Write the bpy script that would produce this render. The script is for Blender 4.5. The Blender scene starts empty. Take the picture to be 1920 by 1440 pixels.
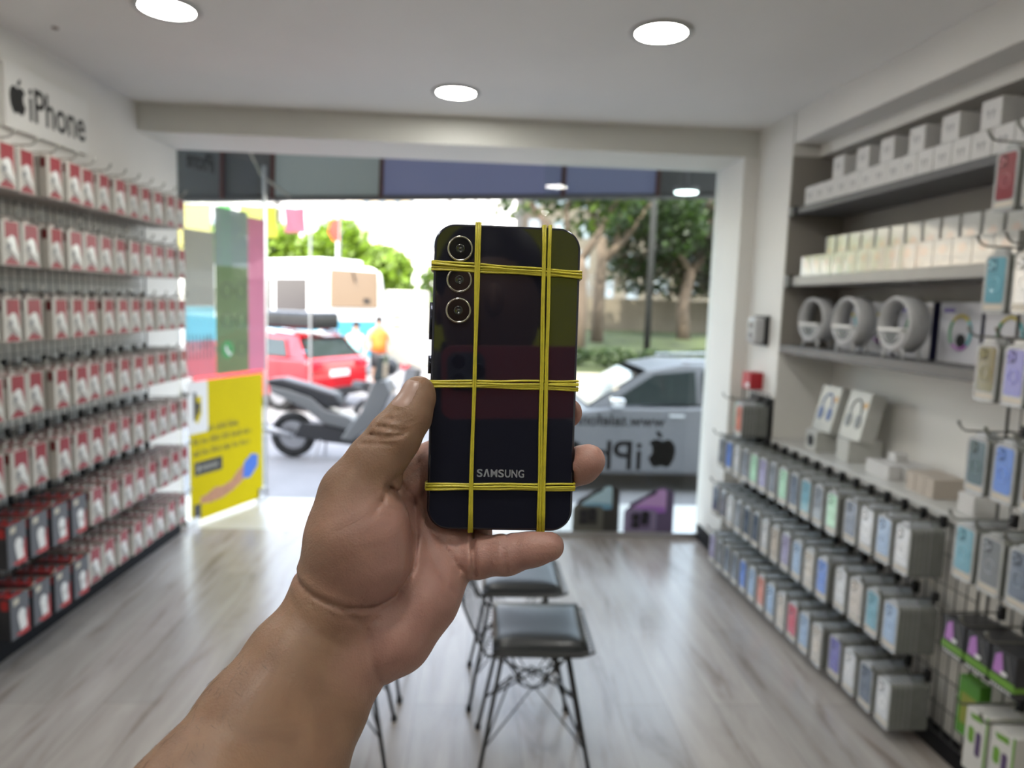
import bpy, bmesh, math, random
import numpy as np
from mathutils import Vector, Matrix
random.seed(7)
rnd = random.random
S = bpy.context.scene
COL = S.collection

# ---------------------------------------------------------------- camera
cd = bpy.data.cameras.new('camera'); cam = bpy.data.objects.new('camera', cd); COL.objects.link(cam)
FPX = 1350.0
yaw, pit, rol = math.radians(3.0), math.radians(6.35), math.atan(.032)
fw = Vector((math.sin(yaw)*math.cos(pit), math.cos(yaw)*math.cos(pit), -math.sin(pit)))
r0 = Vector((math.cos(yaw), -math.sin(yaw), 0)); u0 = r0.cross(fw)
CR = math.cos(rol)*r0 + math.sin(rol)*u0; CU = -math.sin(rol)*r0 + math.cos(rol)*u0
CAM = Vector((0, 0, 1.5))
cm = Matrix((CR, CU, -fw)).transposed().to_4x4(); cm.translation = CAM
cam.matrix_world = cm
cd.sensor_width = 36.0; cd.lens = FPX/1920*36.0; cd.clip_start = .02; cd.clip_end = 400
cd.dof.use_dof = True; cd.dof.focus_distance = .377; cd.dof.aperture_fstop = 7.6
S.camera = cam

# ---------------------------------------------------------------- world, sun, exposure
w = bpy.data.worlds.new('sky'); S.world = w; w.use_nodes = True
nt = w.node_tree; nt.nodes.clear()
o_ = nt.nodes.new('ShaderNodeOutputWorld'); b_ = nt.nodes.new('ShaderNodeBackground'); s_ = nt.nodes.new('ShaderNodeTexSky')
s_.sky_type = 'NISHITA'; s_.sun_disc = False; s_.sun_elevation = math.radians(52); s_.sun_rotation = math.radians(190)
s_.air_density = 1.2; s_.dust_density = 2.5; s_.ozone_density = 1.0
b_.inputs[1].default_value = 1.05
hz = nt.nodes.new('ShaderNodeMixRGB'); hz.inputs[0].default_value = .55; hz.inputs[2].default_value = (2.5, 2.45, 2.35, 1); nt.links.new(s_.outputs[0], hz.inputs[1]); nt.links.new(hz.outputs[0], b_.inputs[0]); nt.links.new(b_.outputs[0], o_.inputs[0])
sd = bpy.data.lights.new('sun', 'SUN'); sun = bpy.data.objects.new('sun', sd); COL.objects.link(sun)
sd.energy = 6.0; sd.angle = math.radians(.6); sd.color = (1, .95, .86)
sun.rotation_euler = Vector((.25, .62, -.80)).to_track_quat('-Z', 'Y').to_euler()
LAMP = 43.0
vs = S.view_settings; S.display_settings.display_device = 'sRGB'
vs.view_transform = 'Standard'; vs.look = 'None'; vs.gamma = 1.0; vs.exposure = 0.92; vs.use_curve_mapping = False

# ---------------------------------------------------------------- materials
def lin(c): return tuple((x/12.92 if x <= .04045 else ((x+.055)/1.055)**2.4) for x in c)
def srgb(r, g, b): return lin((r/255, g/255, b/255))
MATS = {}
def mat(name, col, rough=.5, metal=0., emit=0., coat=0., var=0., scale=20., spec=None, bump=0., alpha=None, stretch=None, sss=0.):
    if name in MATS: return MATS[name]
    m = bpy.data.materials.new(name); m.use_nodes = True; MATS[name] = m
    n = m.node_tree; p = n.nodes['Principled BSDF']
    p.inputs['Base Color'].default_value = (*col, 1); p.inputs['Roughness'].default_value = rough
    p.inputs['Metallic'].default_value = metal; p.inputs['Coat Weight'].default_value = coat
    p.inputs['Coat Roughness'].default_value = .05
    if spec is not None: p.inputs['Specular IOR Level'].default_value = spec
    if emit: p.inputs['Emission Color'].default_value = (*col, 1); p.inputs['Emission Strength'].default_value = emit
    if sss: p.inputs['Subsurface Weight'].default_value = sss; p.inputs['Subsurface Radius'].default_value = (.6, .25, .12); p.inputs['Subsurface Scale'].default_value = .006
    if alpha is not None: p.inputs['Alpha'].default_value = alpha
    if var or bump:
        tc = n.nodes.new('ShaderNodeTexCoord'); no = n.nodes.new('ShaderNodeTexNoise'); no.inputs['Scale'].default_value = scale; no.inputs['Detail'].default_value = 4
        src = tc.outputs['Object']
        if stretch:
            mp = n.nodes.new('ShaderNodeMapping'); mp.inputs['Scale'].default_value = stretch; n.links.new(src, mp.inputs[0]); src = mp.outputs[0]
        n.links.new(src, no.inputs['Vector'])
        if var:
            rp = n.nodes.new('ShaderNodeValToRGB')
            rp.color_ramp.elements[0].position = .3; rp.color_ramp.elements[1].position = .7
            rp.color_ramp.elements[0].color = (*[c*(1-var) for c in col], 1); rp.color_ramp.elements[1].color = (*[min(1, c*(1+var)) for c in col], 1)
            n.links.new(no.outputs['Fac'], rp.inputs[0]); n.links.new(rp.outputs[0], p.inputs['Base Color'])
        if bump:
            bp = n.nodes.new('ShaderNodeBump'); bp.inputs['Strength'].default_value = bump; bp.inputs['Distance'].default_value = .002
            n.links.new(no.outputs['Fac'], bp.inputs['Height']); n.links.new(bp.outputs[0], p.inputs['Normal'])
    return m
def glassmat(name, tint=(1, 1, 1), refl=1.45, rough=0.):
    m = bpy.data.materials.new(name); m.use_nodes = True; n = m.node_tree; n.nodes.clear()
    o = n.nodes.new('ShaderNodeOutputMaterial'); mx = n.nodes.new('ShaderNodeMixShader'); t = n.nodes.new('ShaderNodeBsdfTransparent')
    g = n.nodes.new('ShaderNodeBsdfGlossy'); f = n.nodes.new('ShaderNodeFresnel')
    t.inputs[0].default_value = (*tint, 1); g.inputs['Roughness'].default_value = rough; f.inputs[0].default_value = refl
    ge = n.nodes.new('ShaderNodeNewGeometry'); bf = n.nodes.new('ShaderNodeMath'); bf.operation = 'SUBTRACT'; bf.inputs[0].default_value = 1; n.links.new(ge.outputs['Backfacing'], bf.inputs[1]); mf = n.nodes.new('ShaderNodeMath'); mf.operation = 'MULTIPLY'; n.links.new(f.outputs[0], mf.inputs[0]); n.links.new(bf.outputs[0], mf.inputs[1])
    n.links.new(mf.outputs[0], mx.inputs[0]); n.links.new(t.outputs[0], mx.inputs[1]); n.links.new(g.outputs[0], mx.inputs[2]); n.links.new(mx.outputs[0], o.inputs[0])
    return m
def filmmat(name, col, cover, rough=.4):     # translucent printed film stuck on glass
    m = bpy.data.materials.new(name); m.use_nodes = True; n = m.node_tree; n.nodes.clear()
    o = n.nodes.new('ShaderNodeOutputMaterial'); mx = n.nodes.new('ShaderNodeMixShader'); t = n.nodes.new('ShaderNodeBsdfTransparent')
    d = n.nodes.new('ShaderNodeBsdfDiffuse'); tr = n.nodes.new('ShaderNodeBsdfTranslucent'); m2 = n.nodes.new('ShaderNodeMixShader')
    d.inputs[0].default_value = (*col, 1); tr.inputs[0].default_value = (*col, 1); t.inputs[0].default_value = (*[.4+.6*c for c in col], 1)
    mx.inputs[0].default_value = cover; m2.inputs[0].default_value = .5
    n.links.new(d.outputs[0], m2.inputs[1]); n.links.new(tr.outputs[0], m2.inputs[2])
    n.links.new(t.outputs[0], mx.inputs[1]); n.links.new(m2.outputs[0], mx.inputs[2]); n.links.new(mx.outputs[0], o.inputs[0])
    return m

M_wall = mat('wall_paint', (.76, .74, .70), .55, var=.02, scale=3, bump=.05)
M_ceil = mat('ceiling_paint', (.80, .78, .75), .6, var=.02, scale=2, bump=.05)
M_black = mat('black_plastic', (.012, .012, .014), .4)
M_plinth = mat('black_plinth', (.010, .010, .012), .75, var=.1, scale=8, spec=.2)
M_wire = mat('grid_wire', (.10, .10, .10), .35, metal=.6)
M_palewire = mat('pale_wire', (.42, .42, .38), .3, metal=.7)
M_hookw = mat('hook_wire', (.22, .22, .20), .3, metal=.8)
M_white = mat('white_board', (.76, .75, .72), .45, var=.02, scale=5)
M_shelfw = mat('shelf_white', (.55, .54, .51), .4, var=.02, scale=5)
M_shelfd = mat('shelf_grey', (.115, .112, .11), .45, var=.05, scale=6)
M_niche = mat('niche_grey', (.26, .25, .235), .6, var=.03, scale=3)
M_metal = mat('brushed_metal', (.6, .6, .6), .3, metal=1.)
M_glass = glassmat('window_glass', (.93, .96, .95))
M_ink = mat('black_vinyl', (.008, .008, .008), .4)
M_lamp = mat('lamp_diffuser', (1, .99, .93), .5, emit=LAMP)

# floor: pale grey wood laminate
def floor_mat():
    m = bpy.data.materials.new('laminate_floor'); m.use_nodes = True; n = m.node_tree; p = n.nodes['Principled BSDF']
    tc = n.nodes.new('ShaderNodeTexCoord'); mp = n.nodes.new('ShaderNodeMapping'); mp.inputs['Rotation'].default_value = (0, 0, math.radians(90))
    br = n.nodes.new('ShaderNodeTexBrick'); br.inputs['Scale'].default_value = 1; br.inputs['Brick Width'].default_value = 1.28; br.inputs['Row Height'].default_value = .19
    br.inputs['Mortar Size'].default_value = .002; br.inputs['Color1'].default_value = (.9, .9, .9, 1); br.inputs['Color2'].default_value = (1.06, 1.04, 1.02, 1); br.inputs['Mortar'].default_value = (.62, .6, .58, 1)
    br.inputs['Mortar Smooth'].default_value = .6
    n.links.new(tc.outputs['Object'], mp.inputs[0]); n.links.new(mp.outputs[0], br.inputs['Vector'])
    m2 = n.nodes.new('ShaderNodeMapping'); m2.inputs['Scale'].default_value = (8, 1.1, 1); n.links.new(tc.outputs['Object'], m2.inputs[0])
    no = n.nodes.new('ShaderNodeTexNoise'); no.inputs['Scale'].default_value = 1.3; no.inputs['Detail'].default_value = 7; no.inputs['Roughness'].default_value = .62; no.inputs['Distortion'].default_value = .6
    n.links.new(m2.outputs[0], no.inputs['Vector'])
    rp = n.nodes.new('ShaderNodeValToRGB'); e = rp.color_ramp.elements
    e[0].position = .30; e[0].color = (.21, .17, .15, 1); e[1].position = .66; e[1].color = (.43, .405, .385, 1)
    x = e.new(.44); x.color = (.35, .32, .305, 1)
    n.links.new(no.outputs['Fac'], rp.inputs[0])
    mu = n.nodes.new('ShaderNodeMixRGB'); mu.blend_type = 'MULTIPLY'; mu.inputs[0].default_value = 1
    n.links.new(rp.outputs[0], mu.inputs[1]); n.links.new(br.outputs['Color'], mu.inputs[2]); n.links.new(mu.outputs[0], p.inputs['Base Color'])
    p.inputs['Roughness'].default_value = .25; p.inputs['Specular IOR Level'].default_value = .5
    bp = n.nodes.new('ShaderNodeBump'); bp.inputs['Strength'].default_value = .08; bp.inputs['Distance'].default_value = .003
    n.links.new(no.outputs['Fac'], bp.inputs['Height']); n.links.new(bp.outputs[0], p.inputs['Normal'])
    return m

# ---------------------------------------------------------------- mesh helpers
class MB:
    def __init__(s): s.v = []; s.f = []; s.m = []; s.T = Matrix.Identity(4)
    def add(s, vs, fs, mi=0):
        b = len(s.v); s.v += [tuple(s.T @ Vector(v)) for v in vs]
        s.f += [tuple(b+i for i in f) for f in fs]; s.m += [mi]*len(fs)
    def box(s, x0, x1, y0, y1, z0, z1, mi=0):
        s.add([(x0,y0,z0),(x1,y0,z0),(x1,y1,z0),(x0,y1,z0),(x0,y0,z1),(x1,y0,z1),(x1,y1,z1),(x0,y1,z1)],
              [(0,3,2,1),(4,5,6,7),(0,1,5,4),(1,2,6,5),(2,3,7,6),(3,0,4,7)], mi)
    def cbox(s, c, d, mi=0): s.box(c[0]-d[0]/2, c[0]+d[0]/2, c[1]-d[1]/2, c[1]+d[1]/2, c[2]-d[2]/2, c[2]+d[2]/2, mi)
    def prism(s, pts, axis, a, b, mi=0, cap=True):     # outline pts in the two other axes, extruded a..b along axis
        def mk(p, t): return {0: (t, p[0], p[1]), 1: (p[0], t, p[1]), 2: (p[0], p[1], t)}[axis]
        n = len(pts); vs = [mk(p, a) for p in pts] + [mk(p, b) for p in pts]
        fs = [(i, (i+1) % n, n+(i+1) % n, n+i) for i in range(n)]
        if cap: fs += [tuple(range(n))[::-1], tuple(range(n, 2*n))]
        s.add(vs, fs, mi)
    def tube(s, path, r, n=6, mi=0, closed=False, caps=True):
        P = [Vector(p) for p in path]; rs = r if isinstance(r, (list, tuple)) else [r]*len(P)
        vs = []; k = len(P); up = None
        for i, p in enumerate(P):
            a = P[(i-1) % k] if (closed or i > 0) else P[i]; c = P[(i+1) % k] if (closed or i < k-1) else P[i]
            t = (c-a); t = t.normalized() if t.length > 1e-9 else Vector((0, 0, 1))
            if up is None: up = t.orthogonal().normalized()
            up = (up - t*up.dot(t)); up = up.normalized() if up.length > 1e-6 else t.orthogonal().normalized()
            w_ = t.cross(up)
            for j in range(n):
                an = 2*math.pi*j/n; vs.append(p + (up*math.cos(an)+w_*math.sin(an))*rs[i])
        fs = []
        for i in range(k if closed else k-1):
            for j in range(n):
                a = i*n+j; b = i*n+(j+1) % n; c = ((i+1) % k)*n+(j+1) % n; d = ((i+1) % k)*n+j; fs.append((a, b, c, d))
        if caps and not closed: fs += [tuple(range(n))[::-1], tuple(range((k-1)*n, k*n))]
        s.add(vs, fs, mi)
    def lathe(s, prof, c=(0, 0, 0), n=24, mi=0, axis=2):
        vs = []; k = len(prof)
        for r, h in prof:
            for j in range(n):
                a = 2*math.pi*j/n; q = (r*math.cos(a), r*math.sin(a), h)
                if axis == 0: q = (q[2], q[0], q[1])
                if axis == 1: q = (q[0], q[2], q[1])
                vs.append((c[0]+q[0], c[1]+q[1], c[2]+q[2]))
        fs = [(i*n+j, i*n+(j+1) % n, (i+1)*n+(j+1) % n, (i+1)*n+j) for i in range(k-1) for j in range(n)]
        fs += [tuple(range(n))[::-1], tuple(range((k-1)*n, k*n))]
        s.add(vs, fs, mi)
    def ell(s, c, r, n=12, mi=0):
        prof = [(max(1e-4, math.sin(math.pi*i/n)), -math.cos(math.pi*i/n)) for i in range(n+1)]
        vs = []; N = n*2
        for a, h in prof:
            for j in range(N):
                t = 2*math.pi*j/N; vs.append((c[0]+r[0]*a*math.cos(t), c[1]+r[1]*a*math.sin(t), c[2]+r[2]*h))
        fs = [(i*N+j, i*N+(j+1) % N, (i+1)*N+(j+1) % N, (i+1)*N+j) for i in range(n) for j in range(N)]
        s.add(vs, fs, mi)
    def quad(s, a, b, c, d, mi=0): s.add([a, b, c, d], [(0, 1, 2, 3)], mi)
    def build(s, name, mats, parent=None, smooth=False, bevel=0., loc=None, seg=2):
        me = bpy.data.meshes.new(name); me.from_pydata(s.v, [], s.f)
        if not isinstance(mats, (list, tuple)): mats = [mats]
        for m in mats: me.materials.append(m)
        me.polygons.foreach_set('material_index', s.m)
        bm = bmesh.new(); bm.from_mesh(me); bmesh.ops.recalc_face_normals(bm, faces=bm.faces); bm.to_mesh(me); bm.free()
        if smooth: me.polygons.foreach_set('use_smooth', [True]*len(me.polygons))
        o = bpy.data.objects.new(name, me); COL.objects.link(o)
        if parent: o.parent = parent
        if loc: o.location = loc
        if bevel:
            b = o.modifiers.new('bevel', 'BEVEL'); b.width = bevel; b.segments = seg; b.limit_method = 'ANGLE'; b.angle_limit = math.radians(40)
            me.polygons.foreach_set('use_smooth', [True]*len(me.polygons))
            wn = o.modifiers.new('wn', 'WEIGHTED_NORMAL')
        me.update(); return o
def tag(o, label=None, cat=None, group=None, kind=None):
    if label: o['label'] = label
    if cat: o['category'] = cat
    if group: o['group'] = group
    if kind: o['kind'] = kind
    return o
def struct(o): o['kind'] = 'structure'; return o
def empty(name, loc=(0, 0, 0), rz=0., label=None, cat=None, group=None):
    o = bpy.data.objects.new(name, None); COL.objects.link(o); o.location = loc; o.rotation_euler = (0, 0, rz); o.empty_display_size = .05
    return tag(o, label, cat, group)
KIDS = {}
def dup(root, loc, rz, label, cat=None, group=None, kids=True, swap=None):
    r = root.copy(); COL.objects.link(r); r.location = loc; r.rotation_euler = (0, 0, rz); r['label'] = label
    if cat: r['category'] = cat
    if group: r['group'] = group
    if root.name not in KIDS: KIDS[root.name] = list(root.children)
    if kids:
        for ch in KIDS[root.name]:
            c = ch.copy(); COL.objects.link(c); c.parent = r
            if swap and ch.name.split('.')[0] in swap: c.data = swap[ch.name.split('.')[0]]
    return r
def rrect(w_, h, r, n=5, cx=0, cy=0):
    pts = []
    for sx, sy, a0 in ((1, 1, 0), (-1, 1, 90), (-1, -1, 180), (1, -1, 270)):
        for i in range(n+1):
            a = math.radians(a0+90*i/n); pts.append((cx+sx*(w_/2-r)+r*math.cos(a), cy+sy*(h/2-r)+r*math.sin(a)))
    return pts
def circ(r, n=20, cx=0, cy=0, ry=None): return [(cx+r*math.cos(2*math.pi*i/n), cy+(ry or r)*math.sin(2*math.pi*i/n)) for i in range(n)]
def text_geo(body, size, depth=.0005, bold=0.):      # triangles of a word, lying in local XY, baseline at 0
    cu = bpy.data.curves.new('t', 'FONT'); cu.body = body; cu.size = 1.0; cu.extrude = depth/size; cu.offset = bold/size
    o = bpy.data.objects.new('t', cu); COL.objects.link(o); dg = bpy.context.evaluated_depsgraph_get()
    me = bpy.data.meshes.new_from_object(o.evaluated_get(dg)); vs = [tuple(v.co*size) for v in me.vertices]; fs = [tuple(p.vertices) for p in me.polygons]
    bpy.data.objects.remove(o); bpy.data.curves.remove(cu); bpy.data.meshes.remove(me)
    return vs, fs
def put_text(mb, body, size, fn, mi=0, bold=0., depth=.0004, width=None):
    vs, fs = text_geo(body, size, depth, bold)
    if width:
        W = max(v[0] for v in vs); vs = [(v[0]*width/W, v[1], v[2]) for v in vs]
    mb.add([fn(*v) for v in vs], fs, mi)
def ordn(i): return ['first', 'second', 'third', 'fourth', 'fifth', 'sixth', 'seventh', 'eighth', 'ninth', 'tenth', 'eleventh', 'twelfth', 'thirteenth', 'fourteenth', 'fifteenth', 'sixteenth', 'seventeenth', 'eighteenth'][i]
APPLE = [(0,.36),(.12,.43),(.28,.44),(.42,.36),(.47,.29),(.37,.20),(.33,.06),(.37,-.10),(.49,-.20),(.42,-.36),(.30,-.52),(.18,-.55),(.05,-.49),(-.07,-.49),(-.20,-.55),(-.34,-.46),(-.46,-.24),(-.50,.0),(-.48,.20),(-.38,.36),(-.24,.44),(-.12,.42)]
LEAF = [(0,.46),(.02,.60),(.10,.70),(.22,.75),(.22,.62),(.14,.51)]
# ================================================================ the room
def XL(Y): return -1.87+.03*(Y-4)          # left wall face
def XR(Y): return 1.60+.04*(3.73-Y)        # right wall / fascia face
YG = 4.55; ZC = 2.52
m = MB(); m.box(-2.3, 2.4, -3.1, 4.60, -.12, 0); struct(m.build('floor', floor_mat()))
m = MB(); m.box(-2.3, 2.4, -3.1, 4.14, ZC, ZC+.15); struct(m.build('ceiling', M_ceil))
M_beam = mat('beam_paint', (.66, .65, .60), .55, var=.02, scale=3)
m = MB(); m.box(-2.3, 2.4, 4.14, 4.62, 2.37, ZC+.15); struct(m.build('trim_1', [M_beam]))
m = MB(); m.prism([(XL(-3.1), -3.1), (XL(4.62), 4.62), (-2.3, 4.62), (-2.3, -3.1)], 2, 0, ZC); struct(m.build('wall_left', M_wall))
m = MB(); m.box(-2.3, 2.4, -3.2, -3.08, 0, ZC)
struct(m.build('wall_back', mat('back_wall_paint', (.40, .39, .37), .7, var=.05, scale=2)))
m = MB()
m.box(1.5, 2.4, 4.14, 4.62, 0, 2.37)                                                    # reveal beside the shopfront
m.prism([(XR(4.14), 4.14), (XR(3.73), 3.73), (2.4, 3.73), (2.4, 4.14)], 2, 0, ZC)        # column
m.prism([(1.90, 3.73), (1.93, 2.1), (2.4, 2.1), (2.4, 3.73)], 2, 0, ZC)                  # back of the shelf recess
m.prism([(XR(3.73)+.03, 3.73), (XR(2.1)+.03, 2.1), (1.95, 2.1), (1.92, 3.73)], 2, 0, .79)
m.prism([(XR(2.1)+.03, 2.1), (XR(-3.1)+.03, -3.1), (2.4, -3.1), (2.4, 2.1)], 2, 0, 2.355)
struct(m.build('wall_right', M_wall))
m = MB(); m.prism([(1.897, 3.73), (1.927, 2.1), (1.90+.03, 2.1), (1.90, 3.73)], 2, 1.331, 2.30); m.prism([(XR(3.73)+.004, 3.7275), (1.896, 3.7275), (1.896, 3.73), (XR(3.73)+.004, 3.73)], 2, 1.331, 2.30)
struct(m.build('trim_6', mat('niche_dark', (.30, .275, .245), .6, var=.04, scale=3)))  # thin darker sheets over the recess back and its window-end side
m = MB(); m.prism([(XR(3.73), 3.715), (XR(-3.1), -3.1), (2.4, -3.1), (2.4, 3.715)], 2, 2.357, ZC)
m.prism([(XR(3.73)+.14, 3.72), (XR(-3.1)+.14, -3.1), (2.4, -3.1), (2.4, 3.72)], 2, 2.30, 2.357)
struct(m.build('trim_2', M_wall))
m = MB(); m.box(1.488, 1.5, 4.0, 4.55, 0, .10); m.prism([(XR(4.14)-.012, 4.13), (XR(3.99)-.012, 3.99), (XR(3.99), 3.99), (XR(4.14), 4.13)], 2, 0, .1)
m.box(1.49, 1.60, 4.128, 4.14, 0, .1); struct(m.build('baseboard_right', M_plinth))
m = MB(); m.prism([(XL(-3)+.035, -3), (XL(4.5)+.035, 4.5), (XL(4.5), 4.5), (XL(-3), -3)], 2, 0, .10); struct(m.build('baseboard_left', M_plinth, bevel=.004))
# the building above and beside the shop, the landing and the street
M_fac = mat('facade_render', (.45, .43, .40), .8, var=.06, scale=1.5)
m = MB(); m.box(-14, 14, -3.2, 4.60, 2.68, 9.5); m.box(-14, -2.31, -3.2, 4.60, -.65, 2.68); m.box(2.41, 14, -3.2, 4.60, -.65, 2.68); struct(m.build('wall_facade', M_fac))
M_marble = mat('landing_marble', (.62, .61, .59), .22, var=.08, scale=3)
m = MB(); m.box(-6, 6, 4.60, 5.35, -.66, -.004); tag(m.build('landing', M_marble), kind='structure')
M_road = mat('asphalt', (.20, .20, .205), .75, var=.10, scale=2.5, bump=.2)
m = MB(); m.box(-90, 90, 4.4, 140, -.85, -.65); struct(m.build('ground', M_road))

# ---------------------------------------------------------------- shopfront glass
m = MB(); m.box(.40, 1.497, YG-.005, YG+.005, .035, 2.37); g = struct(m.build('window_1', M_glass))
m = MB(); m.box(.40, 1.497, YG-.018, YG+.018, .0, .04); m.build('bottom_rail', M_metal, g)
# mirrored lettering and stickers on the pane (they face the street)
YS = YG-.006
def mir(x0, z0):                          # text seen from behind
    return lambda x, y, z: (x0-x, YS+z, z0+y)
ap = empty('shopfront_lettering', (0, 0, 0), label='black mirrored phone-brand lettering with web address on the right-hand shop window', cat='sign')
m = MB(); put_text(m, 'www.telefonni', .105, mir(1.235, .74), bold=.002, width=.62); m.build('web_address', M_ink, ap)
m = MB(); put_text(m, 'iPhone', .27, mir(1.105, .455), bold=.003); m.build('word', M_ink, ap)
m = MB(); m.prism([(1.225-.19*.95*x, .575+.19*y) for x, y in APPLE], 1, YS, YS+.001); m.prism([(1.225-.19*x, .575+.19*y) for x, y in LEAF], 1, YS, YS+.001)
m.build('apple_emblem', M_ink, ap)
def phone_sticker(x0, x1, z0, z1, cols, label):
    W = x1-x0; H = z1-z0; f = lambda a, b: (x0+a*W, z0+b*H)
    mm = [mat('stk_body_'+cols[3], cols[0], .5), mat('stk_scr_'+cols[3], cols[1], .5), mat('stk_edge_'+cols[3], cols[2], .5), mat('stk_lens', (.012, .012, .015), .3), mat('stk_scr2_'+cols[3], cols[4], .5)]
    b = MB(); b.prism([f(*p) for p in [(.0,.0),(0,.50),(.03,.55),(.10,.60),(.10,.66),(.70,.98),(.78,1.0),(.94,.93),(1,.88),(1,0)]], 1, YS, YS-.001, 2)
    o = b.build('device_back', mm); tag(o, label, 'sticker', 'phone stickers on the shop window')
    c = MB(); c.prism([f(*p) for p in [(.16,.58),(.22,.62),(.70,.94),(.80,.95),(.84,.90),(.84,.52),(.5,.5)]], 1, YS-.001, YS-.0015, 1)
    c.prism([f(*p) for p in [(.18,.59),(.5,.62),(.82,.60),(.84,.50),(.5,.48)]], 1, YS-.0015, YS-.0018, 4)
    c.prism([f(*p) for p in [(.42,.82),(.62,.90),(.64,.86),(.44,.77)]], 1, YS-.0018, YS-.002, 3); c.build('screen', mm, o)
    d = MB(); d.prism([f(*p) for p in [(.0,.02),(.0,.50),(.05,.56),(.60,.55),(.66,.50),(.66,.0)]], 1, YS-.002, YS-.0025, 0); d.build('front_device', mm, o)
    e = MB(); e.prism([f(*p) for p in [(.12,.18),(.12,.46),(.18,.50),(.50,.50),(.54,.46),(.54,.18)]], 1, YS-.0025, YS-.003, 2)
    for cx, cz in ((.24,.40),(.24,.25),(.42,.33),(.43,.45)): e.prism(circ(.075*W*1.1, 14, *f(cx, cz)), 1, YS-.003, YS-.0035, 3)
    e.build('camera_lenses', mm, o); return o
phone_sticker(.66, .965, .02, .36, ((.11,.11,.09), (.42,.60,.68), (.035,.034,.03), 'dark', (.16,.34,.48)), 'window sticker of a dark phone with pale blue screen, beside the black phone')
phone_sticker(1.0, 1.325, .0, .345, ((.24,.20,.32), (.52,.32,.62), (.12,.09,.17), 'purple', (.34,.14,.52)), 'window sticker of a purple phone with lilac screen, next to the white column')

# ---------------------------------------------------------------- the glass door, swung out, with its films
DA = math.radians(22); DO = Vector((-1.835, 4.60, 0)); DD = Vector((math.sin(DA), math.cos(DA), 0)); DN = Vector((math.cos(DA), -math.sin(DA), 0))
door = empty('door_1', DO, -DA); door['kind'] = 'structure'; door.scale[1] = .88     # local: +Y along the leaf, +X towards the room
m = MB(); m.box(-.005, .005, 0, .92, .02, 2.42); m.build('glass_leaf', M_glass, door)
m = MB(); m.box(-.02, .02, 0, .12, 0.004, .05); m.box(-.02, .02, .80, .92, .004, .09); m.box(-.008, .008, .90, .925, .02, 2.42); m.build('door_fittings', M_metal, door)
# yellow poster
M_yel = mat('poster_yellow', (.60, .48, .0), .6, var=.02, scale=4, spec=.1)
M_pk = mat('poster_black', (.02, .02, .02), .4); M_pw = mat('poster_white', (.75, .75, .75), .4)
M_skin2 = mat('poster_skin', (.45, .22, .12), .5, var=.15, scale=30); M_blue = mat('poster_blue', (.05, .16, .60), .5)
po = empty('yellow_poster', DO, -DA, 'yellow poster with a reaching hand, on the open glass door', 'poster'); po.scale[1] = .88
PX = .007; 
def pp(y, z, dx=0): return (PX+dx, y, z)
m = MB(); m.prism([(.05, .02), (.05, .94), (.86, .94), (.86, .02)], 0, PX, PX+.001); m.build('yellow_sheet', M_yel, po)
m = MB(); m.prism(rrect(.20, .34, .02, 3, .135, .77), 0, PX+.001, PX+.0015); m.build('logo_panel', M_pw, po)
m = MB(); m.prism([(.09,.68),(.09,.87),(.12,.87),(.12,.70)], 0, PX+.0015, PX+.002, 1); m.prism([(.10,.84),(.17,.84),(.17,.72),(.13,.66),(.10,.69)], 0, PX+.0015, PX+.0018, 0); m.prism([(.12,.80),(.16,.80),(.155,.74),(.13,.71)], 0, PX+.0018, PX+.002, 1); m.build('logo', [M_yel, M_pk], po)
rg_ = random.Random(3)
for k, (z, L) in enumerate(((.60, .50), (.525, .64), (.45, .62))):      # three lines too blurred to read
    y = .08; m = MB()
    while y < .08+L:
        wl_ = rg_.uniform(.05, .12)
        yy = y
        while yy < min(y+wl_, .08+L): hh = rg_.choice((.030, .032, .046)); m.box(PX+.001, PX+.0014, yy, yy+.008, z, z+hh); m.box(PX+.001, PX+.0014, yy, yy+.014, z+.012*rg_.choice((0, 1)), z+.012*rg_.choice((0, 1))+.007); yy += .017
        y = yy+.016
    m.build('lettering_line', mat('poster_ink_olive', (.13, .12, .01), .4), po)
m = MB(); m.prism([(.09,.32),(.09,.41),(.38,.41),(.38,.32)], 0, PX+.001, PX+.0015); m.build('black_tag', M_pk, po)
m = MB(); m.box(PX+.0016, PX+.002, .12, .15, .345, .385); 
for k in range(6): m.box(PX+.0016, PX+.002, .17+.028*k, .188+.028*k, .35, .38)
m.build('tag_lettering', mat('tag_grey', (.30, .29, .25), .4), po)
m = MB(); m.prism([(.14,.13),(.24,.115),(.38,.12),(.50,.15),(.60,.19),(.68,.24),(.64,.31),(.56,.28),(.48,.22),(.38,.20),(.30,.21),(.22,.18),(.15,.17)], 0, PX+.001, PX+.0015); m.build('reaching_hand', M_skin2, po)
m = MB(); m.prism([(.61,.21),(.70,.20),(.79,.27),(.80,.35),(.72,.37),(.63,.32)], 0, PX+.0015, PX+.002); m.build('blue_sleeve', M_blue, po)
m = MB(); m.prism([(.08,.03),(.08,.13),(.15,.13),(.15,.03)], 0, PX+.0015, PX+.002, 0); m.build('corner_mark', M_pk, po)
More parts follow.
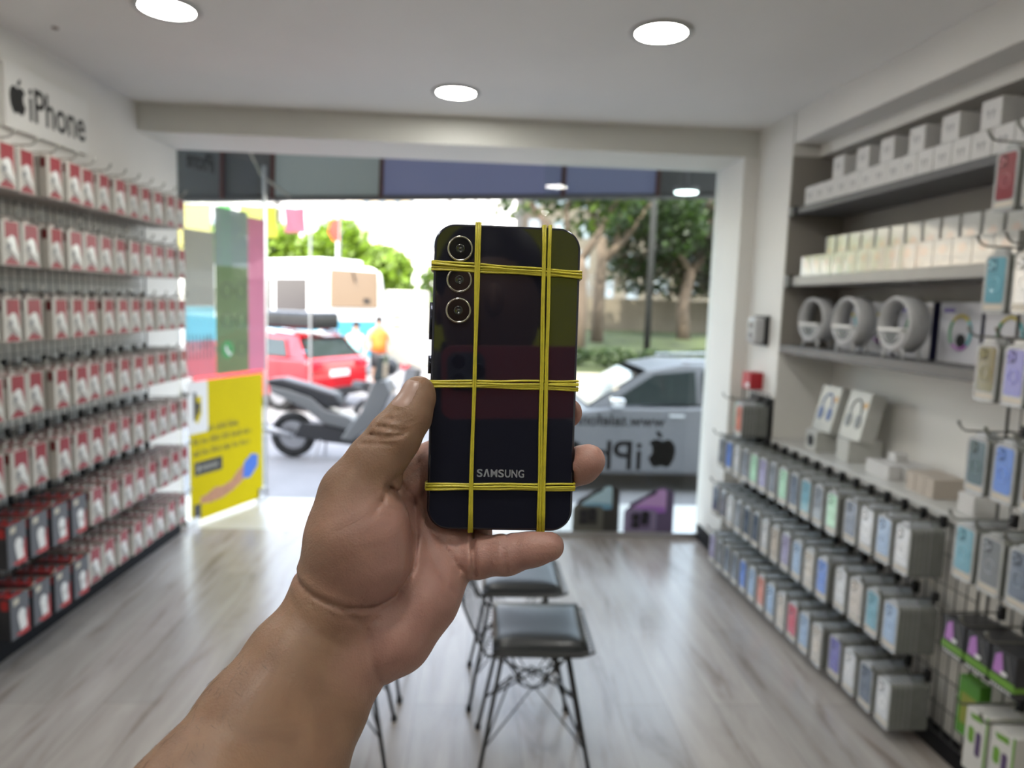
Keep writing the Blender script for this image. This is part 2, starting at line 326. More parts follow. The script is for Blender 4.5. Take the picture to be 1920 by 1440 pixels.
# sage and pink translucent films above it
F_sage = filmmat('film_sage', (.30, .36, .22), .82); F_grey = filmmat('film_grey', (.42, .47, .45), .72); F_pink = filmmat('film_pink', (.72, .36, .46), .80); F_white = filmmat('film_white', (.62, .68, .66), .55)
fs_ = empty('sage_window_film', DO, -DA, 'grey and sage window film strip with a green round phone icon', 'sticker')
m = MB(); m.box(PX, PX+.001, .29, .612, 1.69, 2.07); m.build('grey_part', F_grey, fs_)
m = MB(); m.box(PX, PX+.001, .29, .612, .97, 1.69); m.build('sage_part', F_sage, fs_)
M_gr = mat('icon_green', (.02, .26, .05), .4)
m = MB(); m.prism(circ(.062, 20, .40, 1.13, .062), 0, PX+.001, PX+.002, 0); m.prism([(.375,1.15),(.39,1.16),(.40,1.13),(.425,1.105),(.44,1.115),(.43,1.085),(.405,1.095),(.38,1.125)], 0, PX+.002, PX+.0025, 1); m.build('phone_icon', [M_gr, M_pw], fs_)
m = MB()
for (y, z) in ((.40, 1.33), (.40, 1.53), (.54, 1.13), (.54, 1.33), (.54, 1.53)):
    m.tube([(PX+.0015, y+.05*math.cos(a*.5236), z+.05*math.sin(a*.5236)) for a in range(12)], .004, 4, closed=True)
m.build('ring_icons', mat('film_ink', (.16, .18, .13), .5), fs_)
m = MB(); m.box(PX, PX+.001, .614, .795, .97, 2.04); o = m.build('pink_window_film', F_pink); o.location = DO; o.rotation_euler = (0, 0, -DA)
tag(o, 'tall pink film strip on the outer edge of the open glass door', 'sticker')
lf = empty('lettered_window_film', DO, -DA, 'pale blue to pink window film with tall dark lettering near the door hinge', 'sticker')
F_teal = filmmat('film_teal', (.40, .66, .72), .60); F_rose = filmmat('film_rose', (.72, .36, .40), .62)
m = MB(); m.box(PX, PX+.001, .02, .285, 1.20, 1.42); m.build('blue_part', F_teal, lf)
m = MB(); m.box(PX, PX+.001, .02, .285, .97, 1.20); m.build('rose_part', F_rose, lf)
m = MB()
for k in range(8):
    y = .035+k*.031; m.box(PX+.001, PX+.0015, y, y+.008, 1.08, 1.24)
    if k % 2: m.box(PX+.001, PX+.0015, y, y+.022, 1.15, 1.165)
m.build('dark_strokes', mat('film_ink2', (.08, .13, .15), .5), lf)
m = MB(); m.box(PX, PX+.001, .02, .285, 1.421, 1.90); o = m.build('frosted_window_film', filmmat('film_frost', (.50, .49, .45), .78)); o.location = DO; o.rotation_euler = (0, 0, -DA)
tag(o, 'frosted beige film above the tall dark lettering, beside the door hinge', 'sticker')
m = MB(); put_text(m, 'iPhone', .16, lambda x, y, z: (PX+.001+z, .30-x*.55, 2.28+y), bold=.003); o = m.build('top_lettering', M_ink); o.location = DO; o.rotation_euler = (0, 0, -DA)
tag(o, 'black mirrored brand lettering at the top of the open glass door', 'sign')

# ---------------------------------------------------------------- ceiling lights
def downlight(x, y, label, first=[None]):
    if first[0] is None:
        r = empty('ceiling_light', (x, y, ZC), 0, label, 'ceiling light', 'round ceiling lights')
        b = MB(); b.lathe([(.098, 0), (.115, -.001), (.118, -.006), (.112, -.010), (.098, -.008)], n=36); b.build('trim_ring', mat('ring_white', (.5, .5, .48), .4), r, smooth=True)
        b = MB(); b.lathe([(.099, -.002), (.099, -.007), (.09, -.0085), (.001, -.009)], n=36); b.build('diffuser', M_lamp, r, smooth=True); first[0] = r; return r
    return dup(first[0], (x, y, ZC), 0, label)
downlight(-1.14, 2.784, 'round ceiling light at top left, cut by the picture edge')
downlight(.657, 2.767, 'round ceiling light at top right, above the black phone and to its right')
downlight(-.127, 3.662, 'smaller-looking middle ceiling light, nearest the shop window')
for x, y, l in ((-.13, 1.88, 'round ceiling light above the chairs, just out of the picture'), (-1.14, 1.0, 'round ceiling light out of the picture over the left packs'), (.66, 1.0, 'round ceiling light out of the picture over the tall edge grid'), (-.13, .10, 'round ceiling light right above the photographer'), (-1.14, -.8, 'round ceiling light behind the photographer, left'), (.66, -.8, 'round ceiling light behind the photographer, right'), (-.13, -1.7, 'round ceiling light near the rear wall')): downlight(x, y, l)
# ceiling plug hole
m = MB(); m.lathe([(.012, 0), (.012, -.004), (.001, -.005)]); o = m.build('ceiling_screw_cap', mat('brown_dot', (.12, .06, .03), .5)); o.location = (-1.68, 3.05, ZC); tag(o, 'tiny brown cap in the ceiling above the left brand sign', 'cap')

# ---------------------------------------------------------------- brand sign on the left wall
AL = -math.atan(.03)
def LW(Y, d, z): return (XL(Y)+d, Y, z)
sg = empty('wall_sign', LW(3.035, 0, 2.134), AL, 'white wall sign with black fruit emblem and phone name, above the red packs', 'sign')
m = MB(); m.box(.001, .028, 0, .575, 0, .252); m.build('board', M_white, sg, bevel=.002)
m = MB(); put_text(m, 'iPhone', .195, lambda x, y, z: (.0285+z, .138+x, .058+y), width=.41, bold=.0025); m.build('word', M_ink, sg)
m = MB(); m.prism([(.072+.11*x*.9, .122+.11*y) for x, y in APPLE], 0, .0285, .0292); m.prism([(.072+.11*x*.9, .122+.11*y) for x, y in LEAF], 0, .0285, .0292); m.build('apple_emblem', M_ink, sg)

# ---------------------------------------------------------------- shelves, worktop (right)
def shelf(name, z0, z1, ma, label, dep=.0):
    b = MB(); b.prism([(XR(3.725)-dep, 3.725), (XR(2.1)-dep, 2.1), (1.922, 2.1), (1.892, 3.722)], 2, z0, z1)
    o = b.build(name, ma, bevel=.003); tag(o, label, 'shelf' if 'shelf' in name else 'worktop'); 
    return o
s1 = shelf('wall_shelf', 1.998, 2.03, mat('shelf_slate', (.10, .10, .105), .35, var=.04), 'top wall shelf carrying two tiers of small white boxes')
s2 = shelf('wall_shelf', 1.636, 1.683, mat('shelf_pale', (.30, .295, .28), .35, var=.03), 'middle wall shelf carrying two tiers of glossy boxes')
s3 = shelf('wall_shelf', 1.289, 1.331, M_shelfd, 'lower dark wall shelf carrying round white speaker lamps')
for s, z0, z1 in ((s1, 1.99, 2.035), (s2, 1.63, 1.69)):
    m = MB(); m.box(XR(3.73)-.012, XR(3.73)+.012, 3.64, 3.70, z0, z1); m.build('end_cap', M_black, s)
wt = shelf('worktop', .800, .830, mat('worktop_white', (.56, .56, .54), .3, var=.02), 'white worktop under the shelves, with white boxes on it', .01)
m = MB(); m.prism([(XR(3.97)-.03, 3.97), (XR(-1)-.03, -1), (XR(-1)+.03, -1), (XR(3.97)+.03, 3.97)], 2, 0, .055)
struct(m.build('baseboard_plinth', M_plinth, bevel=.003))

# ---------------------------------------------------------------- wire grids
def grid(name, y0, y1, z0, z1, side, label, sy=.05, sz=.10, parent=None):
    root = empty(name, (0, 0, 0), 0, label, 'display grid') if parent is None else parent
    X = (lambda Y: XL(Y)+.03) if side == 'L' else (lambda Y: XR(Y)-.018)
    b = MB(); n = int(round((y1-y0)/sy))
    for i in range(1, n): y = y0+(y1-y0)*i/n; b.tube([(X(y), y, z0), (X(y), y, z1)], .0024, 4)
    b.build('upright_wires', M_wire, root)
    b = MB(); n = int(round((z1-z0)/sz))
    for i in range(n+1): z = z0+(z1-z0)*i/n; b.tube([(X(y0), y0, z), (X(y1), y1, z)], .0024, 4)
    b.build('cross_wires', M_wire, root)
    for y in (y0, y1): b = MB(); b.tube([(X(y), y, z0), (X(y), y, z1)], .005, 6); b.build('edge_tube', M_wire, root)
    return root
grid('wire_grid', .9, 4.12, .12, 2.04, 'L', 'black wire display grid behind the red packs on left wall')
grid('wire_grid', 2.16, 4.02, .06, .795, 'R', 'black wire display grid under the white worktop')
grid('wire_grid', 3.76, 4.10, .80, 1.06, 'R', 'small wire display grid on the column above the worktop end')
grid('wire_grid', .9, 2.12, .06, 2.06, 'R', 'tall wire display grid at right picture edge, beside the shelves')
m = MB(); m.prism([(XR(4.02)+.002, 4.02), (XR(3.735)+.002, 3.735), (XR(3.735)-.008, 3.735), (XR(4.02)-.008, 4.02)], 2, .06, 1.04)
tag(m.build('back_board', mat('board_dark', (.05, .05, .05), .5)), 'dark backing board of the column display beside the worktop', 'board')
# ================================================================ packs on hooks
def hook_proto(name, L, wm):
    r = MB(); r.tube([(0, 0, 0), (L-.02, 0, .004), (L-.006, 0, .010), (L+.004, 0, .022), (L+.008, 0, .034)], [.0034]*3+[.0042, .0062], 6)
    o = r.build(name, wm, smooth=True)
    b = MB(); b.box(-.008, .010, -.011, .011, -.022, .020); b.build('clip', M_black, o, bevel=.002, seg=1); return o
hkL = hook_proto('display_hook', .235, M_palewire); hkR = hook_proto('display_hook', .205, M_hookw)
used = set()
def place(proto, loc, rz, label, cat, group, swap=None, kids=True):
    if proto.name not in used:
        used.add(proto.name); proto.location = loc; proto.rotation_euler = (0, 0, rz); tag(proto, label, cat, group); return proto
    return dup(proto, loc, rz, label, cat, group, kids, swap)
# --- red and white cable packs (front faces +X), top at z=0
R1 = mat('pack_white', (.50, .475, .43), .42, var=.03, scale=12); R2 = mat('pack_red', (.27, .018, .028), .35); R3 = mat('pack_print_white', (.72, .72, .70), .2)  # carton white, print red, and the white of the printed product picture
R4 = mat('pack_grey', (.22, .22, .23), .4); R5 = mat('pack_redside', (.14, .010, .013), .4)
W, H, D = .098, .158, .031
def pack_body(w_, h, d, front, side, top, name):
    b = MB(); b.box(-d/2, d/2, -w_/2, w_/2, -h, 0, 0)
    for sy in (-1, 1):      # window patches on the sides
        y = sy*(w_/2+.0003); b.quad((-d*.32, y, -.008), (d*.32, y, -.008), (d*.32, y, -.045), (-d*.32, y, -.045), 1)
    b.quad((-d/2+.003, -w_/2+.006, .0004), (d/2-.003, -w_/2+.006, .0004), (d/2-.003, w_/2-.006, .0004), (-d/2+.003, w_/2-.006, .0004), 2)
    b.prism([(-.016, 0), (.016, 0), (.012, .018), (-.012, .018)], 0, -.001, .001, 0)
    return b.build(name, [front, side, top])
def red_front(par, d=D):
    x = d/2+.0006; b = MB()
    b.prism([(-.030, -.003), (.040, -.003), (.042, -.110), (.030, -.075), (0, -.060), (-.030, -.062)], 0, x-.0005, x, 0)
    b.prism([(-.040, -H+.003), (.042, -H+.003), (.034, -H+.014), (.0, -H+.036), (-.026, -H+.018)], 0, x-.0005, x, 0)
    b.prism(circ(.021, 14, .004, -.072), 0, x, x+.0008, 1); b.prism([(-.018, -.078), (.022, -.085), (.034, -.125), (.030, -.13), (.002, -.10)], 0, x, x+.0006, 1)
    b.prism([(-.03, -.10), (.03, -.132), (.031, -.128), (-.028, -.095)], 0, x+.0006, x+.001, 2); b.prism([(-.02, -.118), (.01, -.140), (.012, -.136), (-.018, -.114)], 0, x+.0006, x+.001, 2)
    b.prism(circ(.011, 10, -.012, -.088), 0, x+.0008, x+.0012, 2)
    return b.build('printed_front', [R2, R3, R4], par)
packA = pack_body(W, H, D, R1, R5, R2, 'cable_pack'); red_front(packA)
packB = pack_body(W, H, D, R1, R5, R2, 'cable_pack')            # one further back in a stack: print hidden
K1 = mat('kpack_black', (.022, .022, .026), .35); K2 = mat('kpack_grey', (.075, .077, .085), .35); K3 = mat('kpack_red', (.42, .02, .02), .4)
bk = pack_body(.108, .165, .04, K1, K3, K3, 'charger_pack')
def blk_front(par):
    x = .0206; b = MB(); b.prism([(-.05, -.002), (.05, -.002), (.05, -.163), (-.05, -.163)], 0, x-.0005, x, 0)
    b.prism([(.0, -.163), (.05, -.163), (.05, -.07), (.045, -.07), (.030, -.14), (-.03, -.150)], 0, x, x+.0005, 2)
    b.prism(circ(.022, 14, .008, -.085, .026), 0, x+.0005, x+.001, 1); b.prism([(-.012, -.10), (.03, -.10), (.036, -.14), (.0, -.145)], 0, x+.0005, x+.001, 1)
    b.prism([(-.036, -.014), (-.006, -.010), (-.006, -.032), (-.036, -.036)], 0, x+.0005, x+.001, 3); b.build('printed_front', [K2, R3, K3, mat('kpack_cream', (.55, .5, .4), .4)], par)
blk_front(bk); bk2 = pack_body(.108, .165, .04, K1, K3, K3, 'charger_pack')
rowsL = [2.02, 1.75, 1.475, 1.198, .92, .645, .37]
nr = ['top', 'second', 'third', 'fourth', 'fifth', 'sixth', 'bottom']
stuffL = []
cand = []
for r, z in enumerate(rowsL):
    for k in range(13):
        Y = 4.09-.1268*k
        pj = (Y, z)
        px = 889 + 1350*(-1.68)/Y
        blackrow = (r == 5 and k >= 8) or (r == 6 and k >= 8)
        if px < (-90 if r < 5 else -60): continue
        if blackrow and k > 11: continue
        hl = f'wire hook on left wall, {nr[r]} row, {ordn(k)} from window'
        place(hkL, LW(Y, .034, z), AL, hl, 'hook', 'display hooks on the left wall')
        front = .241+.004*math.sin(k*1.7+r*2.3)-(.025 if r == 6 else 0)+(.013 if k in (8, 9) else 0)-(.009 if k == 10 else 0)
        tilt = random.uniform(-.04, .04)
        if blackrow:
            front = .225+.006*math.sin(k)
            for j in range(4):
                d = front-.0215-j*.0415
                if d < .06: break
                place(bk if j == 0 else bk2, LW(Y, d, z-.014), AL+tilt*.3, f'black and red charger pack, {nr[r]} row, {ordn(k-8)} black column from window, {["front","second","third","fourth"][j]} in stack', 'charger pack', 'black and red packs at lower left')
            continue
        j = 0; d = front-D/2
        while d > .055:
            if j < 4: cand.append((j, r, k, LW(Y, d, z-.013), AL+tilt+random.uniform(-.02, .02)))
            else: stuffL.append((LW(Y, d, z-.013), AL+tilt))
            d -= D+.0055; j += 1
cand.sort(key=lambda c: (c[0], -c[2]))
for i, (j, r, k, loc, rz) in enumerate(cand):
    if i >= 300: stuffL.append((loc, rz)); continue
    place(packA if j == 0 else packB, loc, rz, f'red and white cable pack, {nr[r]} row, {ordn(k)} hook from window, {["front","second","third","fourth"][j]} in stack', 'cable pack', 'red and white cable packs on the left wall')
if stuffL:
    b = MB()
    for loc, rz in stuffL:
        b.T = Matrix.Translation(loc) @ Matrix.Rotation(rz, 4, 'Z'); b.box(-D/2, D/2, -W/2, W/2, -H, 0, 0); b.quad((-D/2+.003, -W/2+.006, .0004), (D/2-.003, -W/2+.006, .0004), (D/2-.003, W/2-.006, .0004), (-D/2+.003, W/2-.006, .0004), 1)
    tag(b.build('cable_packs', [R1, R5]), 'red and white cable packs deepest in the stacks, against the left grid', 'cable packs', kind='stuff')

# --- clear phone-case packs on the right
C1 = mat('blister_side', (.21, .215, .20), .25, var=.10, scale=40, coat=.5); C1b = mat('blister_front', (.40, .41, .41), .2, coat=.6); C2 = mat('label_cream', (.55, .50, .42), .4)
CW, CH, CDp = .088, .172, .0140
def clear_body(name='phone_case_pack'):
    b = MB(); b.prism(rrect(CW, CH, .014, 3, 0, -CH/2), 0, -CDp/2, CDp/2-.002, 0); b.prism(rrect(CW-.006, CH-.006, .012, 3, 0, -CH/2), 0, CDp/2-.002, CDp/2, 1)
    b.prism([(-.022, -.004), (.022, -.004), (.016, .018), (-.016, .018)], 0, -.001, .001, 1); b.box(-CDp/2+.002, CDp/2-.003, -.034, .034, -.001, .0015, 1); return b.build(name, [C1, C1b])
case_cols = {'dusky red': (.26,.06,.07), 'pale blue': (.30,.42,.60), 'blue': (.10,.22,.62), 'clear grey': (.20,.22,.25), 'white': (.62,.64,.66), 'slate': (.10,.13,.18), 'mint green': (.42,.72,.50), 'rose red': (.55,.07,.12),
             'teal': (.12,.33,.42), 'lilac': (.36,.34,.52), 'cream': (.55,.50,.44), 'coral': (.62,.22,.16), 'brown gold': (.20,.14,.09), 'olive gold': (.17,.15,.03), 'violet blue': (.14,.13,.42), 'dark green': (.05,.10,.09)}
case_mesh = {}
def case_data(cn):
    if cn in case_mesh: return case_mesh[cn]
    c = case_cols[cn]; mm = [mat('case_'+cn, c, .12, coat=.6), mat('caseb_'+cn, tuple(x*.5 for x in c), .25), mat('casel_'+cn, tuple(min(1, x*1.5+.08) for x in c), .2)]
    x = CDp/2; b = MB(); b.prism(rrect(.066, .132, .010, 3, 0, -.074), 0, x, x+.0015, 0)
    b.prism(rrect(.030, .036, .008, 3, -.014, -.030), 0, x+.0015, x+.003, 1)
    for dy, dz in ((-.020, -.022), (-.020, -.038), (-.007, -.030)): b.prism(circ(.0055, 8, dy, dz), 0, x+.003, x+.004, 2)
    ring = [(x+.002, .017*math.cos(a*.5236), -.086+.020*math.sin(a*.5236)) for a in range(12)]; b.tube(ring, .0017, 4, 2, closed=True)
    o = b.build('phone_case', mm); me = o.data; bpy.data.objects.remove(o); case_mesh[cn] = me; return me
pcA = clear_body(); pc_case = bpy.data.objects.new('phone_case', case_data('pale blue')); COL.objects.link(pc_case); pc_case.parent = pcA
b = MB(); b.prism(rrect(.070, .014, .003, 2, 0, -.152), 0, CDp/2, CDp/2+.001, 0); b.build('label_strip', C2, pcA)
b = MB(); b.tube([(CDp/2, p[0], p[1]) for p in rrect(CW-.006, CH-.006, .012, 3, 0, -CH/2)], .0018, 4, closed=True); b.build('rim_highlight', mat('rim_highlight', (.55, .56, .56), .15, coat=1.), pcA, smooth=True)  # pale tube on the rim, its brightness paints the clear frame's highlight
pcB = clear_body()
AR = math.pi+math.atan(.04)
def RW(Y, d, z): return (XR(Y)-d, Y, z)
rowsR = [.80, .522, .240]; nrr = ['upper', 'middle', 'bottom']
fixed = {(0, 15): 'white', (0, 14): 'pale blue', (0, 13): 'white', (0, 12): 'slate', (0, 11): 'mint green', (0, 10): 'clear grey', (0, 9): 'teal', (0, 8): 'slate', (0, 7): 'mint green', (0, 6): 'clear grey', (0, 5): 'lilac', (0, 4): 'mint green', (0, 3): 'clear grey', (0, 2): 'white', (0, 1): 'blue', (0, 0): 'clear grey',
 (1, 15): 'pale blue', (1, 14): 'teal', (1, 13): 'cream', (1, 12): 'white', (1, 11): 'blue', (1, 10): 'cream', (1, 9): 'pale blue', (1, 8): 'lilac', (1, 7): 'cream', (1, 6): 'white', (1, 5): 'slate', (1, 4): 'slate', (1, 3): 'clear grey',
 (2, 15): 'white', (2, 14): 'slate', (2, 13): 'white', (2, 12): 'violet blue', (2, 11): 'cream', (2, 10): 'pale blue', (2, 9): 'rose red', (2, 8): 'cream', (2, 7): 'pale blue', (2, 6): 'coral', (2, 5): 'pale blue', (2, 4): 'blue'}
pool = ['pale blue', 'clear grey', 'slate', 'lilac', 'white', 'slate', 'clear grey']
candR = []; stuffR = []
for r, z in enumerate(rowsR):
    for k in range(16):
        Y = 3.96-.1075*k
        place(hkR, RW(Y, .022, z), AR, f'wire hook under the worktop, {nrr[r]} row, {ordn(k)} from window', 'hook', 'display hooks on the right wall')
        n = [8, 9, 9][r] - (1 if k > 11 else 0)
        cn = fixed.get((r, k), pool[(k*3+r*5) % 7]); tilt = random.uniform(-.03, .03)
        for j in range(n):
            d = .040+CDp/2+(n-1-j)*.0178; rec = (RW(Y, d, z-.018), AR+tilt+random.uniform(-.012, .012))
            candR.append((0 if j == 0 else j, 0 if k > 9 else 1, cn, f'{nrr[r]} row, {ordn(k)} from window, {"front" if j == 0 else ordn(j)+" behind front"}', rec))
# small display on the column, tall grid at the picture edge
nearset = [(3.86, 1.02, 'mint green', 6, 'column display above the worktop, window side'), (3.755, 1.02, 'coral', 8, 'column display above the worktop, shop side')]
for Y, z, cn, n, wd in nearset:
    place(hkR, RW(Y, .022, z), AR, 'wire hook, '+wd, 'hook', 'display hooks on the right wall')
    for j in range(n):
        d = .04+CDp/2+(n-1-j)*.0178; candR.append((j, 0, cn, f'{wd}, {"front" if j == 0 else ordn(j)+" behind"}', (RW(Y, d, z-.018), AR)))
cols = [('dusky red', 'cream', 'brown gold'), ('teal', 'white', 'clear grey'), ('olive gold', 'violet blue', 'slate'), ('dark green', 'blue', 'brown gold'), ('teal', 'clear grey', 'slate')]
zt = [2.0, 1.705, 1.445, 1.165, .895]; nz = ['top', 'second', 'third', 'fourth', 'fifth']
for r in range(5):
    for c in range(3):
        Y = 2.045-.107*c; n = [2, 2, 3, 3, 7][r]
        place(hkR, RW(Y, .022, zt[r]), AR, f'wire hook on tall edge grid, {nz[r]} row, {ordn(c)} from shelves', 'hook', 'display hooks on the right wall')
        for j in range(n):
            d = .155-j*.0178 if r < 4 else .165-j*.0178
            candR.append((j*.3, 0, cols[r][c], f'tall edge grid, {nz[r]} row, {ordn(c)} column, {"front" if j == 0 else ordn(j)+" behind"}', (RW(Y, d, zt[r]-.018), AR+random.uniform(-.05, .05) if j == 0 else AR)))
candR.sort(key=lambda c: (c[0], c[1]))
for i, (j, q, cn, wd, (loc, rz)) in enumerate(candR):
    if i >= 300: stuffR.append((loc, rz)); continue
    fr = j == 0
    o = place(pcA if fr else pcB, loc, rz, (f'{cn} phone-case pack, ' if fr else 'clear phone-case pack, ')+wd, 'phone case pack', 'clear phone-case packs on the right')
    if fr:
        for ch in o.children:
            if ch.name.startswith('phone_case'): ch.data = case_data(cn)
b = MB()
for loc, rz in stuffR:
    b.T = Matrix.Translation(loc) @ Matrix.Rotation(rz, 4, 'Z'); b.prism(rrect(CW, CH, .014, 3, 0, -CH/2), 0, -CDp/2, CDp/2, 0); b.prism([(-.020, -.004), (.020, -.004), (.015, .016), (-.015, .016)], 0, -.001, .001, 0)
tag(b.build('phone_case_packs', [C1]), 'clear phone-case packs deepest in the stacks, against the right grid', 'phone case packs', kind='stuff')

# --- black cable boxes with green stripe, green box, white and green boxes (bottom right)
G1 = mat('box_black', (.02, .02, .023), .3); G2 = mat('box_green', (.12, .28, .02), .35); G3 = mat('box_violet', (.42, .18, .50), .3); G4 = mat('box_white', (.56, .55, .52), .4, var=.03); G5 = mat('box_dkgreen', (.06, .22, .01), .4)
def black_box(Y, z, label):
    r = empty('earphone_box', RW(Y, .12, z), AR, label, 'box', 'black boxes with green stripes')
    b = MB(); b.box(-.07, .05, -.046, .046, -.118, 0); b.build('carton', G1, r, bevel=.002)
    b = MB(); b.box(.0502, .0515, -.046, .046, -.100, -.078, 0); b.box(-.07, .05, .0461, .047, -.1, -.085); b.build('green_stripe', G2, r)
    b = MB(); b.prism([(-.030, -.020), (-.008, -.006), (.004, -.072), (-.036, -.070)], 0, .0502, .0512, 0); b.build('violet_picture', G3, r)
    b = MB(); b.prism([(.010, -.006), (.014, -.006), (.036, -.072), (.030, -.072)], 0, .0502, .0510, 0); b.prism(rrect(.022, .012, .003, 2, .006, -.064), 0, .0512, .052, 1)
    for q in range(7): b.box(.0502, .0512, -.038+q*.011, -.032+q*.011, -.113, -.106, 1)
    b.build('front_print', [mat('box_dgrey', (.12, .12, .12), .4), M_pw], r); return r
for c, Y in enumerate((2.055, 1.955, 1.855)):
    place(hkR, RW(Y, .022, .60), AR, f'wire hook above black green-striped boxes, {ordn(c)} from shelves', 'hook', 'display hooks on the right wall')
    black_box(Y, .575, ['black green-striped box nearest the phone-case packs', 'middle black green-striped box with violet picture', 'black green-striped box at the right picture edge'][c])
b = MB(); b.box(-.02, .02, -.045, .045, -.19, 0); o = b.build('green_box', [G5], bevel=.002); o.location = RW(2.08, .06, .365); o.rotation_euler = (0, 0, AR)
tag(o, 'flat green box hanging left of the white and green boxes', 'box')
b = MB(); b.box(.0202, .0208, -.030, .034, -.15, -.05, 0); b.build('window_print', mat('box_olive', (.22, .24, .03), .4), o)
def wg_box(Y, z, label):
    r = empty('charger_box', RW(Y, .10, z), AR, label, 'box', 'white and green charger boxes')
    b = MB(); b.box(-.06, .055, -.044, .044, -.20, 0); b.build('carton', G4, r, bevel=.002)
    b = MB(); b.box(.0552, .0558, .036, .0442, -.20, 0, 0); b.prism(rrect(.024, .05, .01, 3, -.018, -.085), 0, .0552, .0556, 0); b.prism([(-.03, -.02), (.02, -.012), (.024, -.03), (-.02, -.035)], 0, .0552, .0556, 0); b.box(-.06, .02, -.0446, -.0441, -.02, 0, 0); b.build('green_print', G2, r)
    b = MB(); b.prism(rrect(.020, .075, .008, 3, .012, -.10), 0, .0553, .0562, 0); b.build('violet_device', mat('box_vdark', (.07, .04, .11), .3), r); return r
for c, Y in enumerate((1.945, 1.845)):
    place(hkR, RW(Y, .022, .365), AR, f'wire hook above white green-edged boxes, {ordn(c)} from shelves', 'hook', 'display hooks on the right wall')
    wg_box(Y, .345, ['white and green charger box beside the flat green box', 'white and green charger box at the right bottom picture corner'][c])

# ---------------------------------------------------------------- goods on the shelves
M_wb = mat('earbud_box_white', (.62, .61, .60), .4, var=.01); M_wp = mat('earbud_print', (.25, .25, .27), .4)
M_gl = mat('glossy_box', (.52, .52, .50), .12, coat=.8, var=.10, scale=18); M_gp = mat('glossy_print', (.55, .45, .40), .15, coat=.8)
def small_box(name, dx, dy, dz, ma, pm, kind):
    b = MB(); b.box(0, dx, -dy/2, dy/2, 0, dz); o = b.build(name, [ma], bevel=.0015, seg=1)
    c = MB(); x = -.0006
    if kind == 'buds':
        for sy in (-1, 1):
            c.prism(circ(.007, 8, sy*.011, dz*.56), 0, x, x+.0005); c.prism([(sy*.011-.003, dz*.52), (sy*.011+.003, dz*.52), (sy*.009+.002, dz*.34), (sy*.009-.002, dz*.34)], 0, x, x+.0005)
    else:
        c.prism(circ(.022, 12, 0, dz*.62, .018), 0, x, x+.0005)
    c.build('printed_front', [pm], o); return o
wbx = small_box('earbud_box', .09, .092, .095, M_wb, M_wp, 'buds'); ARs = math.atan(.04)
for k in range(15):
    Y = 3.575-.0965*k; place(wbx, (XR(Y)+.028, Y, 2.031), ARs, f'small white earbud box on top shelf, bottom tier, {ordn(k)} from the window', 'box', 'white earbud boxes on the top shelf')
for k, Y in enumerate((3.325, 3.13, 2.955, 2.765, 2.58, 2.385, 2.19)):
    place(wbx, (XR(Y)+.028, Y, 2.127), ARs, f'white earbud box standing on the lower tier, top shelf, {ordn(k)} from the window', 'box', 'white earbud boxes on the top shelf')
gbx = small_box('glossy_box', .08, .098, .098, M_gl, M_gp, 'x')
for k in range(14):
    Y = 3.56-.1*k; place(gbx, (XR(Y)+.028, Y, 1.684), ARs, f'small glossy box on middle shelf, bottom tier, {ordn(k)} from the window', 'box', 'glossy boxes on the middle shelf')
gbx2 = small_box('glossy_box', .06, .090, .192, M_gl, M_gp, 'x')
for k in range(13):
    Y = 3.50-.1065*k; place(gbx2, (XR(Y)+.112, Y, 1.684), ARs, f'taller glossy box on middle shelf, rear row, {ordn(k)} from the window', 'box', 'glossy boxes on the middle shelf')
# round speaker lamps and their cartons
M_sp = mat('speaker_white', (.48, .48, .485), .35); M_rb = mat('ring_warm', (.7, .5, .08), .4)
def speaker(x, y, rz, label):
    r = empty('speaker_lamp', (x, y, 1.331), rz, label, 'speaker', 'round white speaker lamps'); r.scale = (.88, 1, 1.09)     # opening faces -X
    b = MB(); R_ = .102; n = 40; out = []
    for i in range(n):                        # open drum (a thick ring, deep along X)
        a = 2*math.pi*i/n; out.append((math.cos(a), math.sin(a)))
    vs = []; 
    for (c, s) in out:
        for rr, xx in ((R_-.008, -.052), (R_, -.044), (R_, .044), (R_-.008, .052), (R_-.011, .052), (R_-.011, -.052)): vs.append((xx, rr*c, .125+rr*s))
    fsx = [(i*6+j, i*6+(j+1) % 6, ((i+1) % n)*6+(j+1) % 6, ((i+1) % n)*6+j) for i in range(n) for j in range(6)]
    b.add(vs, fsx); b.build('ring_housing', M_sp, r, smooth=True)
    b = MB(); pts = [(.090*math.cos(math.radians(a)), .124+.090*math.sin(math.radians(a))) for a in range(196, 345, 12)]
    b.prism(pts, 0, -.058, .050, 0); b.build('lower_body', M_sp, r, bevel=.006)
    b = MB(); b.prism([(.036*math.cos(math.radians(a)), .092+.034*math.sin(math.radians(a))) for a in range(180, 361, 15)], 0, -.0600, -.0585); b.build('grille_opening', mat('grille_dark', (.06, .075, .075), .4), r)
    b = MB(); b.tube([(-.060, .055*math.cos(math.radians(a)), .094+.040*math.sin(math.radians(a))) for a in range(190, 351, 10)], .0035, 6); b.build('grille_arc', mat('grille_grey', (.16, .17, .18), .4), r)
    b = MB(); b.box(-.072, -.02, -.070, .070, .100, .112); b.build('charging_shelf', M_white, r, bevel=.003)
    for sx in (-1, 1):
        for sy in (-1, 1):
            b = MB(); b.tube([(sx*.034, sy*.045, .055), (sx*.040, sy*.060, .0)], [.010, .006], 8); b.build('foot', M_sp, r, smooth=True)
    return r
speaker(1.70, 3.52, .2, 'round white speaker lamp at the window end of the dark shelf')
speaker(1.69, 3.16, .12, 'middle round white speaker lamp on the dark shelf')
speaker(1.695, 2.79, .10, 'nearest round white speaker lamp, in front of a ring-light carton')
